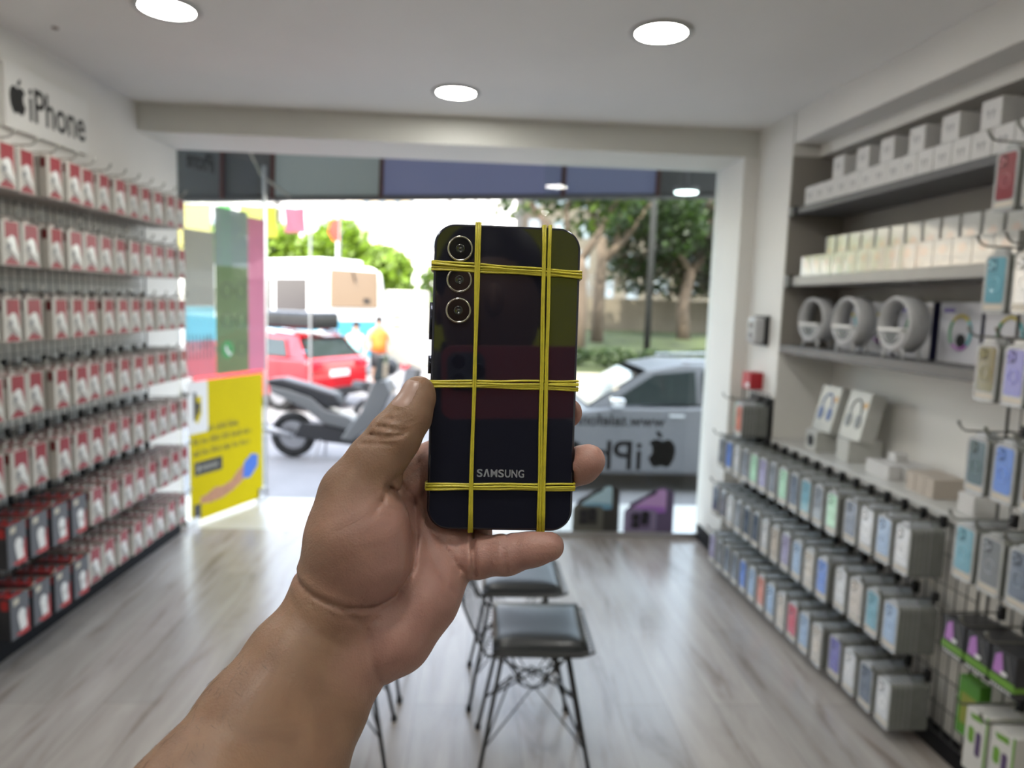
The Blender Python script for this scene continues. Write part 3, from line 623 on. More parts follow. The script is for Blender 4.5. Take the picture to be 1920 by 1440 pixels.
def ring_carton(y, label, k):
    r = empty('speaker_carton', (XR(y)+.163, y, 1.331), ARs, label, 'carton', 'speaker cartons on the dark shelf')
    b = MB(); b.box(0, .11, -.112, .112, 0, .228); b.build('carton', [mat('carton_pale', (.46, .46, .50), .35, var=.05, scale=6)], r, bevel=.002)
    b = MB(); b.box(-.0008, .11, -.1135, -.112, 0, .228); b.build('navy_side', mat('carton_navy', (.02, .02, .06), .4), r)
    cc = [(.55, .45, .05), (.10, .40, .45), (.35, .12, .40), (.10, .30, .15)]
    for q in range(4):
        b = MB(); b.tube([(-.001, -.01+.055*math.cos(math.radians(a)), .115+.062*math.sin(math.radians(a))) for a in range(q*90+45, q*90+136, 9)], .006, 5); b.build('ring_picture', mat('ringc%d' % q, cc[q], .4), r)
    b = MB(); b.prism(circ(.026, 14, -.015, .085), 0, -.001, 0); b.build('dark_picture', M_black, r)
    b = MB(); b.prism([(.03, .19), (.09, .19), (.09, .205), (.03, .205)], 0, -.001, 0); b.build('heading_print', mat('carton_violet', (.14, .10, .35), .4), r)
for k, y in enumerate((3.37, 3.13, 2.885, 2.62, 2.38)):
    ring_carton(y, ['ring-light carton behind the two farthest speaker lamps', 'ring-light carton behind the middle speaker lamp', 'ring-light carton between the middle and nearest speaker lamps', 'open-faced ring-light carton right of the nearest speaker lamp', 'ring-light carton at the near end of the dark shelf'][k], k)
# worktop goods
M_hp = mat('headset_box', (.50, .50, .47), .35, var=.03); M_tan = mat('tan_box', (.48, .42, .36), .5, var=.04)
def hp_box(x, y, rz, pc, label):
    o = empty('headphone_box', (x, y, .932), rz, label, 'box', 'headphone boxes leaning on the worktop'); o.rotation_euler = (0, .22, rz)
    b = MB(); b.box(0, .075, -.085, .085, 0, .225); b.build('carton', M_hp, o, bevel=.002)
    b = MB(); b.tube([(-.001, .042*math.cos(math.radians(a)), .125+.062*math.sin(math.radians(a))) for a in range(0, 181, 15)], .005, 6)
    for sy in (-1, 1): b.prism(circ(.021, 12, sy*.038, .088, .034), 0, -.004, 0)
    b.build('headphone_picture', mat('hp_'+label[:5], pc, .4), o)
    b = MB(); b.prism(circ(.016, 12, -.062, .165), 0, -.001, 0); b.build('price_dot', mat('dot_orange', (.5, .26, .05), .4), o); return o
def wbox(x0, x1, y0, y1, z0, z1, ma, label, group='boxes on the worktop', name='white_box'):
    b = MB(); b.box(-(x1-x0)/2, (x1-x0)/2, -(y1-y0)/2, (y1-y0)/2, 0, z1-z0); o = b.build(name, [ma], bevel=.002); o.location = ((x0+x1)/2, (y0+y1)/2, z0); o.rotation_euler = (0, 0, ARs); return tag(o, label, 'box', group)
o = wbox(1.66, 1.83, 3.37, 3.47, .8305, .931, M_hp, 'round-printed white box under the blue headphone box')
b = MB(); b.prism(circ(.03, 16, 0, .05), 0, -.0862, -.0855); b.build('round_picture', M_black, o)
wbox(1.70, 1.86, 3.14, 3.24, .8305, .931, M_hp, 'plain white box under the grey headphone box')
hp_box(1.695, 3.40, .05, (.05, .10, .28), 'blue headphone picture box leaning on the wall, window side')
hp_box(1.725, 3.19, .05, (.13, .14, .15), 'grey headphone picture box leaning on the wall')
k = 0
for i in range(3):
    for j in range(3):
        wbox(1.695+j*.062, 1.75+j*.062, 2.80+i*.058-.012*j, 2.853+i*.058-.012*j, .8305, .890, M_wb, f'small white cube box on the worktop, {["near","middle","far"][i]} file, {["front","second","back"][j]} place', 'small white cubes on the worktop', 'cube_box')
wbox(1.765, 1.82, 2.875, 2.93, .891, .926, M_wb, 'small white box lying on top of the white cubes', name='cube_box')
for i in range(3): wbox(1.70, 1.83, 2.52+i*.058, 2.572+i*.058, .8305, .905, M_tan, f'cream box on the worktop, {["nearest the picture edge","middle one","nearest the white cubes"][i]}', name='cream_box')
wbox(1.70, 1.78, 2.30, 2.38, .8305, .90, M_wb, 'single white box at the near end of the worktop')
# gadget and red box on the column
r = empty('hanging_gadget', RW(3.93, .03, 1.315), AR, 'white oval gadget in a black pack hanging on the column', 'gadget')
b = MB(); b.box(-.03, -.012, -.09, .08, 0, .165); b.build('backing_card', M_black, r, bevel=.004)
b = MB(); b.box(-.012, .05, -.045, .075, .01, .155); b.build('white_shell', M_sp, r, bevel=.02)
b = MB(); b.tube([(-.01, -.07, .02), (-.01, -.06, .15)], .010, 8); b.build('coiled_cable', M_sp, r, smooth=True)
b = MB(); b.prism(circ(.022, 12, .02, .11), 0, .0505, .0515); b.prism(circ(.022, 12, .02, .055), 0, .0505, .0515); b.build('face_print', M_black, r)
r = empty('red_box', RW(3.94, .04, 1.07), AR, 'small red box on the column below the hanging gadget', 'box')
b = MB(); b.box(-.04, .035, -.055, .055, 0, .095); b.build('box', mat('box_red', (.42, .01, .02), .4), r, bevel=.004)
b = MB(); b.box(.0352, .0358, .0, .045, .01, .035); b.build('white_mark', M_pw, r)
# ================================================================ outside
GZ = -.65
M_red = mat('car_red', (.45, .008, .015), .25, coat=.8); M_silver = mat('car_silver', (.20, .204, .215), .4, metal=.2, coat=.2); M_cg = mat('car_glass', (.03, .04, .038), .08)
M_tyre = mat('tyre', (.02, .02, .02), .8); M_rim = mat('rim', (.35, .35, .36), .3, metal=.8); M_tail = mat('tail_light', (.8, .01, .02), .2, emit=1.2); M_chrome = mat('chrome', (.7, .7, .7), .1, metal=1.)
def car(name, loc, rz, paint, length, width, prof, cab, label, extras):
    # local: +X = forward, Y left, Z up from the road. prof: body side outline, cab: (list of low pts, list of roof pts)
    r = empty(name, loc, rz, label, 'car'); hw = width/2
    b = MB(); 
    n = len(prof)
    for sy in (0,):
        secs = [(-hw, .86), (-hw*.96, .97), (-hw*.6, 1.0), (hw*.6, 1.0), (hw*.96, .97), (hw, .86)]
        cx, cz = 0, .55; vs = []
        for (y, s) in secs:
            for (x, z) in prof: vs.append((x*(.97+.03*(s-.86)/.14), y, cz+(z-cz)*s))
        fs = [(i*n+j, i*n+(j+1) % n, (i+1)*n+(j+1) % n, (i+1)*n+j) for i in range(5) for j in range(n)] + [tuple(range(n)), tuple(range(5*n, 6*n))]
        b.add(vs, fs)
    b.build('body', paint, r, bevel=.03)
    lo, hi = cab; b = MB(); m_ = len(lo)
    vs = []
    for y, s in ((-hw*.93, 0), (-hw*.74, 1), (hw*.74, 1), (hw*.93, 0)):
        vs += [(p[0], y, p[1]) for p in (hi if s else lo)]
    fs = [tuple(i*m_+q for q in (j, j+1))+tuple((i+1)*m_+q for q in (j+1, j)) for i in range(3) for j in range(m_-1)]
    b.add(vs, fs); b.build('roof', paint, r, bevel=.02)
    # side glass: a quad strip slightly proud of the cabin side
    for sy in (-1, 1):
        b = MB(); t = lambda k, f: (lo[k][0]*(1-f)+hi[k][0]*f, sy*(hw*.93*(1-f)+hw*.74*f+.012), lo[k][1]*(1-f)+hi[k][1]*f)
        for (k0, f0, k1, f1) in extras['side']:
            pass
        P = extras['sideglass']
        for quad in P: b.add([(x, sy*(hw*(.93-.19*(z-lo[0][1])/(hi[1][1]-lo[0][1]))+.045), z) for x, z in quad], [tuple(range(len(quad)))])
        b.build('side_windows', M_cg, r)
    z0, z1 = lo[0][1], hi[0][1]
    for a, c in (((lo[0]), (hi[0])), ((lo[-1]), (hi[-1]))):
        b = MB(); dx = .015 if a is lo[-1] else -.015; q = lambda f, w_: (a[0]+(c[0]-a[0])*f+dx, w_, a[1]+(c[1]-a[1])*f)
        b.add([q(.06, -hw*.84), q(.06, hw*.84), q(.88, hw*.68), q(.88, -hw*.68)], [(0, 1, 2, 3)]); b.build('windscreen' if a is lo[-1] else 'rear_window', M_cg, r)
    for x in extras['wheels']:
        for sy in (-1, 1):
            b = MB(); b.lathe([(.30, -.10), (.33, -.07), (.33, .07), (.30, .10)], (x, sy*(hw-.10), .33), 20, axis=1); wv = b.build('wheel', M_tyre, r, smooth=True)
            c = MB(); c.lathe([(.21, .101*sy), (.20, .108*sy), (.05, .112*sy)], (x, sy*(hw-.10), .33), 14, axis=1); c.build('rim', M_rim, wv)
    return r
# red hatchback with roof box, rear three-quarter
hd = math.atan2(.5, -.87)
prof = [(0,.35),(0,.62),(.04,.95),(.12,1.02),(2.9,1.0),(3.9,.85),(4.1,.62),(4.1,.30),(3.7,.22),(.3,.22)]
lo = [(.12,1.0),(.5,1.02),(2.2,1.02),(3.0,.98)]; hi = [(.45,1.40),(.62,1.45),(1.9,1.45),(2.2,1.42)]
rc = car('red_hatchback', (-2.62, 14.05, GZ), hd, M_red, 4.1, 1.7, prof, (lo, hi), 'red hatchback with black roof box parked on the street, seen from behind',
   dict(side=[], wheels=(.75, 3.3), sideglass=[[(.55,1.04),(1.25,1.04),(1.25,1.36),(.72,1.36)], [(1.32,1.04),(2.6,1.04),(2.05,1.36),(1.32,1.36)]]))
for sy in (-1, 1):
    b = MB(); b.cbox((-.01, sy*.68, .88), (.06, .24, .13)); b.build('tail_light', M_tail, rc, bevel=.02)
b = MB(); b.cbox((-.015, 0, .72), (.03, .52, .12)); b.build('number_plate', M_pw, rc)
b = MB(); b.cbox((-.02, 0, .36), (.08, 1.5, .16)); b.build('bumper', M_black, rc, bevel=.02)
b = MB()
for sy in (-1, 1): b.tube([(.55, sy*.62, 1.47), (1.2, sy*.62, 1.52), (2.1, sy*.62, 1.46)], .022, 6)
b.build('roof_rails', M_chrome, rc)
b = MB(); b.cbox((1.2, 0, 1.70), (1.75, .8, .34)); o = b.build('roof_box', mat('roofbox', (.012, .012, .014), .25), None, bevel=.08, seg=3); o.location = rc.location; o.rotation_euler = rc.rotation_euler
tag(o, 'black roof box on top of the red hatchback', 'roof box')
# silver estate, side on, bonnet to the left
prof = [(0,.30),(0,.70),(.10,.98),(1.2,1.06),(3.15,1.0),(4.3,.86),(4.55,.60),(4.55,.32),(4.2,.20),(.4,.20)]
lo = [(.12,1.0),(.5,1.05),(2.6,1.05),(3.35,.98)]; hi = [(.55,1.42),(.9,1.48),(2.2,1.50),(2.62,1.42)]
sc = car('silver_car', (4.65, 9.05, GZ), math.pi, M_silver, 4.5, 1.8, prof, (lo, hi), 'silver estate car parked side-on outside the shop window', 
   dict(side=[], wheels=(.85, 3.6), sideglass=[[(.55,1.07),(1.1,1.07),(1.1,1.40),(.8,1.38)], [(1.18,1.07),(1.98,1.07),(1.98,1.43),(1.18,1.42)], [(2.06,1.06),(3.12,1.02),(2.55,1.38),(2.06,1.43)]]))
b = MB(); b.cbox((3.02, .98, 1.06), (.16, .18, .13)); b.build('wing_mirror', M_chrome, sc, bevel=.03)
b = MB()
for sy in (-1, 1): b.tube([(.8, sy*.64, 1.50), (1.4, sy*.64, 1.56), (2.2, sy*.64, 1.53)], .018, 6)
b.build('roof_rails', M_chrome, sc)
b = MB()
for x in (1.75, 2.75): b.cbox((x-.45, .905, .92), (.18, .02, .03))
b.build('door_handles', M_chrome, sc)
# scooter (rear wheel left, facing right)
st = empty('motor_scooter', (-2.42, 9.7, GZ), -.14, 'grey maxi scooter parked on its stand, front wheel hidden by the thumb', 'scooter')
M_sg = mat('scooter_grey', (.12, .125, .125), .3, coat=.5); M_sb = mat('scooter_black', (.02, .02, .022), .4)
for x in (0, 1.42):
    b = MB(); b.tube([(x+.25*math.cos(a*.314), 0, .31+.25*math.sin(a*.314)) for a in range(20)], .062, 8, closed=True); wv = b.build('wheel', M_tyre, st, smooth=True)
    b = MB(); b.lathe([(.19, -.02), (.19, .02)], (x, 0, .31), 16, axis=1); b.build('rim', M_rim, wv)
def slab(outline, hw, name, ma, bev=.02):
    b = MB(); b.prism(outline, 1, -hw, hw); return b.build(name, ma, st, bevel=bev)
slab([(-.25,.88),(-.05,.80),(.25,.66),(.45,.50),(.85,.42),(.95,.52),(.80,.62),(.50,.68),(.30,.84),(0,.93),(-.28,.98)], .16, 'side_panel', M_sg, .03)
slab([(-.30,.97),(0,.92),(.28,.84),(.50,.70),(.72,.74),(.62,.90),(.25,1.0),(-.1,1.08),(-.32,1.06)], .15, 'seat', M_sb, .04)
slab([(.70,.30),(.85,.28),(1.2,.55),(1.38,.95),(1.30,1.12),(1.12,1.08),(.98,.70),(.80,.46)], .17, 'front_fairing', M_sg, .03)
slab([(.05,.30),(.35,.26),(.9,.22),(.95,.40),(.5,.48),(.15,.50)], .13, 'engine', M_sb, .02)
slab([(1.25,1.05),(1.12,1.12),(1.20,1.42),(1.26,1.42)], .14, 'windscreen', mat('scooter_screen', (.05, .06, .06), .1), .005)
b = MB(); b.tube([(1.22, -.34, 1.12), (1.18, -.15, 1.10), (1.18, .15, 1.10), (1.22, .34, 1.12)], .018, 6); b.build('handlebar', M_sb, st)
b = MB(); b.tube([(.05, -.17, .32), (-.35, -.20, .42)], [.04, .055], 8); b.build('exhaust', M_rim, st, smooth=True)
b = MB(); b.tube([(.42, -.12, .28), (.36, -.22, 0)], .015, 6); b.tube([(.42, .12, .28), (.36, .22, 0)], .015, 6); b.build('centre_stand', M_rim, st)
slab([(1.25,.55),(1.42,.66),(1.62,.58),(1.55,.62),(1.42,.72),(1.3,.70)], .07, 'front_mudguard', M_sg, .01)
b = MB(); b.ell((-.05, 0, 1.18), (.15, .14, .15)); b.build('helmet', M_sb, None, smooth=True).location = (-1.15, 9.75, GZ)
o = bpy.data.objects['helmet']; o.location = (-1.33, 11.6, GZ-.10); tag(o, 'dark helmet on the second scooter behind the grey one', 'helmet')
# second dark scooter behind, only handlebar area visible
s2_ = empty('dark_scooter', (-1.75, 11.6, GZ), .9, 'dark scooter with red mirror behind the grey scooter', 'scooter')
for x in (0, 1.3):
    b = MB(); b.tube([(x+.22*math.cos(a*.314), 0, .28+.22*math.sin(a*.314)) for a in range(20)], .055, 8, closed=True); b.build('wheel', M_tyre, s2_, smooth=True)
b = MB(); b.prism([(-.2,.75),(.3,.55),(.5,.3),(.95,.28),(1.1,.6),(1.2,.98),(1.05,1.0),(.9,.55),(.6,.55),(.4,.78),(-.15,.86)], 1, -.14, .14); b.build('body', M_sb, s2_, bevel=.03)
b = MB(); b.cbox((1.1, .18, 1.0), (.08, .16, .10)); b.build('red_light', M_red, s2_, bevel=.02)
# white bus seen from behind
bh = math.atan2(.66, -.75)
M_busw = mat('bus_white', (.78, .78, .76), .35, coat=.3); M_busb = mat('bus_blue', (.06, .30, .42), .4); M_busg = mat('bus_glass', (.045, .038, .038), .2); M_busg2 = mat('bus_rear_glass', (.24, .165, .105), .25)
bs = empty('white_bus', (-3.35, 20.0, GZ), bh-math.pi/2*0, 'white minibus with blue lower band and big windows, seen from behind', 'bus')
b = MB(); b.prism([(0,.35),(-.03,1.0),(0,2.4),(.12,2.9),(.5,3.05),(6.6,3.05),(6.8,2.7),(7.0,1.6),(7.0,.35)], 1, -1.12, 1.12); b.build('body', M_busw, bs, bevel=.10, seg=3)
b = MB(); b.box(.5, 3.6, -.75, .75, 3.03, 3.22); b.build('roof_unit', M_busw, bs, bevel=.08)
b = MB(); b.box(-.055, -.02, -.82, .82, 1.90, 2.92); b.build('rear_window', M_busg2, bs, bevel=.02)
b = MB(); b.cbox((-.06, -.40, 2.1), (.02, .22, .12)); b.build('rear_camera_box', M_black, bs); b = MB(); b.tube([(-.07, .1, 2.9), (-.09, .02, 2.6)], .02, 5); b.build('wiper', M_black, bs)
for sy in (-1, 1):
    for x0 in (.55, 2.2, 3.85, 5.4):
        b = MB(); b.box(x0, x0+1.45, sy*1.12-.015, sy*1.12+.015, 1.75, 2.65); b.build('side_window', M_busg, bs, bevel=.03)
    b = MB(); b.box(.05, 6.9, sy*1.12-.02, sy*1.12+.02, .5, 1.45); b.build('blue_band', M_busb, bs)
b = MB(); b.box(-.05, .0, -1.05, 1.05, .55, 1.55); b.build('blue_tail', M_busb, bs, bevel=.02)
for x in (1.4, 5.6):
    for sy in (-1, 1): b = MB(); b.lathe([(.42, -.14), (.45, 0), (.42, .14)], (x, sy*1.0, .45), 18, axis=1); b.build('wheel', M_tyre, bs)
# cream panel van
M_cream = mat('panel_cream', (.52, .50, .43), .5)
r = empty('cream_hoarding', (-2.22, 23.2, GZ), 0, 'cream street cabinet panel with rounded corners and faint yellow marks', 'panel')
b = MB(); b.box(-.68, .68, 0, .5, .08, 2.45); b.build('panel', M_cream, r, bevel=.08, seg=3)
b = MB(); b.box(-.70, .70, .02, .5, 0, .10); b.build('base', mat('cab_base', (.25, .24, .22), .6), r)
b = MB()
for z in (1.55, 1.25): b.box(-.45, -.15, -.012, .0, z, z+.12)
b.build('yellow_marks', mat('mark_yellow', (.62, .48, .10), .5), r)
# people in the street
def person(loc, rz, cols, label, arms, h=1.0):
    skin = mat('street_skin', (.42, .24, .16), .5)
    me = bpy.data.meshes.new('person'); V = []; E_ = []; Rr = []
    def ch(pts, par=None):
        for i, (p, r_) in enumerate(pts):
            V.append(tuple(c*h for c in p)); Rr.append(r_*h)
            if i: E_.append((len(V)-2, len(V)-1))
            elif par is not None: E_.append((par, len(V)-1))
        return len(V)-1
    ch([((0,0,.95), .13)]); sp = ch([((0,0,1.15), .12), ((0,0,1.36), .14)], 0); nk = ch([((0,0,1.46), .06), ((0,.0,1.53), .075), ((0,.01,1.66), .085)], sp)
    for sx in (-1, 1): ch([((sx*.10,0,.86), .095), ((sx*.11,-.02,.48), .065), ((sx*.11,.03,.12), .045), ((sx*.11,-.04,.04), .045), ((sx*.11,-.14,.03), .035)], 0)
    for a in arms: ch(a, sp)
    me.from_pydata(V, E_, []); o = bpy.data.objects.new('person', me); COL.objects.link(o); o.location = loc; o.rotation_euler = (0, 0, rz)
    sk = o.modifiers.new('skin', 'SKIN'); 
    for i, d in enumerate(me.skin_vertices[0].data): d.radius = (Rr[i], Rr[i]); d.use_root = (i == 0)
    sb = o.modifiers.new('sub', 'SUBSURF'); sb.levels = sb.render_levels = 1
    me.materials.append(skin); tag(o, label, 'person')
    def cloth(name, secs, ma):
        b = MB(); n = 16; vs = []
        for (z, cx, cy, rx, ry) in secs:
            for j in range(n): t = 2*math.pi*j/n; vs.append(((cx+rx*math.cos(t))*h, (cy+ry*math.sin(t))*h, z*h))
        b.add(vs, [(i*n+j, i*n+(j+1) % n, (i+1)*n+(j+1) % n, (i+1)*n+j) for i in range(len(secs)-1) for j in range(n)] + [tuple(range(n))[::-1], tuple(range(len(vs)-n, len(vs)))])
        return b.build(name, ma, o, smooth=True)
    cloth('shirt', [(.88,0,0,.19,.14),(1.1,0,0,.18,.14),(1.32,0,0,.215,.14),(1.43,0,0,.17,.11),(1.48,0,0,.08,.08)], cols[0])
    cloth('shorts', [(.55,0,0,.19,.12),(.75,0,0,.20,.135),(.92,0,0,.19,.14)], cols[1])
    b = MB(); b.ell((0, .015*h, 1.68*h), (.095*h, .105*h, .09*h), 8); b.build('hair', cols[2], o, smooth=True)
    return o
M_or = mat('shirt_orange', (.75, .16, .02), .7, var=.25, scale=6); M_dk = mat('shorts_dark', (.03, .03, .035), .8); M_hair = mat('hair_dark', (.015, .01, .008), .6)
M_tl = mat('shirt_teal', (.30, .62, .60), .7); M_lt = mat('trousers_teal', (.35, .60, .56), .8)
person((-2.30, 17.3, GZ), .3, (M_or, M_dk, M_hair), 'person in an orange top and dark shorts walking in the street', [[((-.2,0,1.38), .055), ((-.28,-.02,1.12), .045), ((-.24,-.18,.95), .038)], [((.2,0,1.38), .055), ((.29,.02,1.1), .045), ((.28,-.06,.86), .038)]])
person((-2.78, 16.9, GZ), -.4, (M_tl, M_lt, M_hair), 'person in pale teal clothes walking beside the one in orange', [[((-.2,0,1.38), .055), ((-.34,-.1,1.2), .045), ((-.45,-.2,1.35), .038)], [((.2,0,1.38), .055), ((.28,.02,1.1), .045), ((.27,-.04,.88), .038)]], .93)

# ---------------------------------------------------------------- park on the right
M_wallb = mat('garden_wall', (.42, .35, .26), .8, var=.10, scale=2); M_lawn = mat('lawn', (.036, .048, .008), .95, var=.45, scale=1.2, bump=.4)
m = MB(); m.box(.1, 30, 13.4, 13.7, GZ, .22); struct(m.build('trim_3', M_wallb))
m = MB()
nx, ny = 40, 20; vs = []
for i in range(nx+1):
    for j in range(ny+1): x = .1+i*.75; y = 13.7+j*.58; vs.append((x, y, .20+.042*(y-13.7)+.05*math.sin(x*1.3)*math.sin(y)))
m.add(vs, [(i*(ny+1)+j, (i+1)*(ny+1)+j, (i+1)*(ny+1)+j+1, i*(ny+1)+j+1) for i in range(nx) for j in range(ny)])
tag(m.build('lawn', M_lawn, smooth=True), kind='structure')
M_ret = mat('retaining_wall', (.15, .12, .085), .85, var=.18, scale=1.2, stretch=(1.5, 1, .3))
m = MB(); m.box(-1.2, 30, 25.2, 25.6, GZ, 1.80); struct(m.build('trim_4', M_ret)); 
def leaves(name, blobs, n, size, cols, parent=None, seed=1, flat=.5):
    rg = random.Random(seed); b = MB(); tot = sum(r[0]*r[1]*r[2] for _, r in blobs)
    for (c, r) in blobs:
        k = int(n*r[0]*r[1]*r[2]/tot)
        for _ in range(k):
            while True:
                p = (rg.uniform(-1, 1), rg.uniform(-1, 1), rg.uniform(-1, 1))
                if .25 < p[0]**2+p[1]**2+p[2]**2 < 1: break
            q = Vector((c[0]+p[0]*r[0], c[1]+p[1]*r[1], c[2]+p[2]*r[2])); a = Vector((rg.gauss(0, 1), rg.gauss(0, 1), rg.gauss(0, 1))).normalized(); t = a.orthogonal().normalized()*size*rg.uniform(.6, 1.3); u = a.cross(t)*.6
            b.add([q-t, q-u, q+t, q+u], [(0, 1, 2, 3)], rg.randrange(len(cols)))
    return b.build(name, cols, parent)
def leafmat(name, c):
    m = bpy.data.materials.new(name); m.use_nodes = True; n = m.node_tree; p = n.nodes['Principled BSDF']; p.inputs['Base Color'].default_value = (*c, 1); p.inputs['Roughness'].default_value = .5
    t = n.nodes.new('ShaderNodeBsdfTranslucent'); t.inputs[0].default_value = (*[min(1, x*1.5) for x in c], 1); mx = n.nodes.new('ShaderNodeMixShader'); mx.inputs[0].default_value = .4
    n.links.new(p.outputs[0], mx.inputs[1]); n.links.new(t.outputs[0], mx.inputs[2]); n.links.new(mx.outputs[0], n.nodes['Material Output'].inputs[0]); return m
L1 = leafmat('leaf_green', (.030, .060, .008)); L2 = leafmat('leaf_dark', (.018, .034, .007)); L3 = leafmat('leaf_lime', (.09, .14, .012)); L4 = leafmat('leaf_brown', (.055, .034, .018)); L5 = leafmat('leaf_bright', (.17, .27, .02))
M_bark = mat('bark', (.12, .085, .06), .9, var=.35, scale=5, bump=.5, stretch=(1, 1, .3))
hb = [((1.0+i*.9, 14.7+.1*math.sin(i), .48), (.55, .30, .20)) for i in range(12)]
tag(leaves('hedge', hb, 5200, .05, [L2, L1, L2], seed=4), 'low dark hedge along the garden wall behind the silver car', 'hedge', kind='stuff')
def tree(loc, branches, blobs, n, cols, label, seed, size=.11, r0_=.17):
    t = empty('tree', loc, 0, label, 'tree'); b = MB()
    for path, ra, rb in branches:
        k = len(path); b.tube(path, [ra+(rb-ra)*i/(k-1) for i in range(k)], 8)
    b.build('trunk', M_bark, t, smooth=True); leaves('foliage', blobs, n, size, cols, t, seed); return t
tree((2.45, 17.2, .33), [([(0,0,-.1),(.05,0,1.0),(0,0,2.0),(-.05,0,2.3)], .17, .14), ([(-.05,0,2.2),(-.5,.1,2.7),(-1.3,.2,3.6),(-1.9,.2,5)], .12, .05), ([(-.05,0,2.2),(.35,0,2.8),(.75,0,3.6),(1.0,.1,5)], .11, .05), ([(-.3,.1,2.5),(-.4,0,3.4),(-.1,.2,5)], .07, .03)],
     [((-1.6,.3,3.9),(1.4,1.0,.7)), ((.6,0,4.3),(1.6,1.2,.9)), ((-.2,.4,4.9),(2.4,1.6,1.0)), ((.3,.3,3.3),(.9,.8,.5))], 3000, [L1, L3, L1, L2], 'forked tree on the lawn closest to the black phone', 11)
tree((3.55, 21.0, .50), [([(0,0,-.1),(.0,0,1.2),(.05,0,2.3),(0,0,3.0)], .20, .15), ([(0,0,2.2),(.7,0,3.0),(1.6,.1,4.2),(2.2,0,5.5)], .14, .06), ([(0,0,2.8),(-.3,0,3.6),(-.9,0,5.2)], .12, .05), ([(.4,0,2.7),(.6,0,3.9),(.5,0,5.4)], .08, .04)],
     [((1.2,0,4.2),(1.8,1.2,1.0)), ((-.6,0,4.6),(1.6,1.2,.8)), ((.3,.3,3.5),(1.0,.8,.5)), ((2.2,0,3.4),(1.0,.8,.9))], 3200, [L1, L2, L2, L1], 'second tree on the lawn with a thick dark trunk', 12)
tree((6.6, 22.6, .55), [([(0,0,-.1),(-.1,0,1.0),(.1,0,2.2)], .24, .16), ([(.1,0,2.1),(.9,0,3.1),(1.7,0,4.4)], .14, .05), ([(.1,0,2.1),(-.7,0,3.2),(-1.1,0,4.6)], .13, .05)],
     [((0,0,4.0),(2.6,1.2,1.2)), ((-1.4,0,2.9),(1.3,.9,1.1)), ((1.3,0,2.9),(1.2,.9,1.0)), ((-.2,.9,2.0),(2.6,.6,.75))], 9500, [L1, L2, L4, L2], 'broad shady tree at the back of the lawn', 13)
tree((8.9, 24.0, .62), [([(0,0,-.1),(.1,0,1.4),(-.2,0,2.8),(-.8,0,4.2)], .24, .12)],
     [((0,0,3.6),(2.3,1.2,1.4)), ((-1.2,0,2.4),(1.3,.8,1.0)), ((.8,0,2.0),(1.4,.8,1.0))], 6400, [L4, L2, L4, L1], 'brownish tree beside the white column edge', 14)
tree((-.15, 27.5, GZ), [([(0,0,0),(.0,0,2.5),(-.1,0,4.0)], .20, .14), ([(-.1,0,3.9),(-.7,0,4.9),(-1.1,0,6.5)], .12, .05), ([(-.1,0,3.9),(.5,0,4.8),(1.2,0,6.4)], .12, .05), ([(-.1,0,3.9),(-.1,0,5),(.1,0,6.6)], .09, .04)],
     [((0,0,7.0),(2.2,1.5,.9))], 1400, [L1, L3], 'bare-forked tree rising right above the black phone', 15)
# lamp post
p_ = empty('street_pole', (3.72, 15.5, .28), 0, 'slim grey street pole on the lawn in front of dark trees', 'pole')
b = MB(); b.tube([(0, 0, 0), (0, 0, 4.8)], [.075, .065], 10); b.build('shaft', mat('pole_dark', (.03, .03, .028), .8, spec=.1), p_, smooth=True)
b = MB(); b.lathe([(.10, 0), (.10, .04), (.06, .08)], n=12); b.build('foot', mat('pole_grey', (.16, .165, .16), .6), p_)
# railing on the retaining wall and traffic beyond
b = MB()
for i in range(45): b.tube([(1.2+i*.4, 25.4, 1.80), (1.2+i*.4, 25.4, 2.55)], .018, 4)
for z in (2.15, 2.55): b.tube([(1.2, 25.4, z), (19, 25.4, z)], .022, 4)
tag(b.build('railing', mat('rail_grey', (.14, .14, .15), .5)), 'thin railing on top of the retaining wall in the park', 'railing')
tr = [(-.1, 31, (.75, .74, .72), 'white van at far street beyond the park, left of the trunks'), (3.6, 33, (.62, .30, .20), 'orange-brown kiosk van beyond the park wall'), (6.0, 34, (.65, .48, .03), 'yellow taxi beyond the park wall'), (8.8, 34, (.65, .48, .03), 'second yellow taxi beyond the park wall, farther right'), (11.4, 34, (.05, .30, .20), 'small green car beyond the park wall')]
for x, y, c, lb in tr:
    r = empty('far_car', (x, y, GZ+1.0), 0, lb, 'car', 'vehicles beyond the park wall'); van = 'van' in lb
    b = MB(); b.prism([(-1.0,.3),(-1.0,.9),(-.7,1.0 if not van else 1.9),(.6,1.0 if not van else 1.9),(1.0,.85),(1.0,.3)], 1, -.8, .8); b.build('body', mat('far_%02d' % int(c[0]*100+c[2]*10), c, .3), r, bevel=.06)
    if not van: b = MB(); b.prism([(-.7,1.0),(-.45,1.42),(.35,1.42),(.6,1.0)], 1, -.7, .7); b.build('cabin', M_cg, r, bevel=.04)
    b = MB()
    for wx in (-.6, .6): b.lathe([(.30, -.82), (.30, .82)], (wx, 0, .30), 14, axis=1)
    b.build('wheels', M_tyre, r)
m = MB(); m.box(-1.2, 30, 25.6, 45, GZ, GZ+1.0); struct(m.build('trim_5', mat('upper_street', (.30, .29, .28), .8, var=.08)))

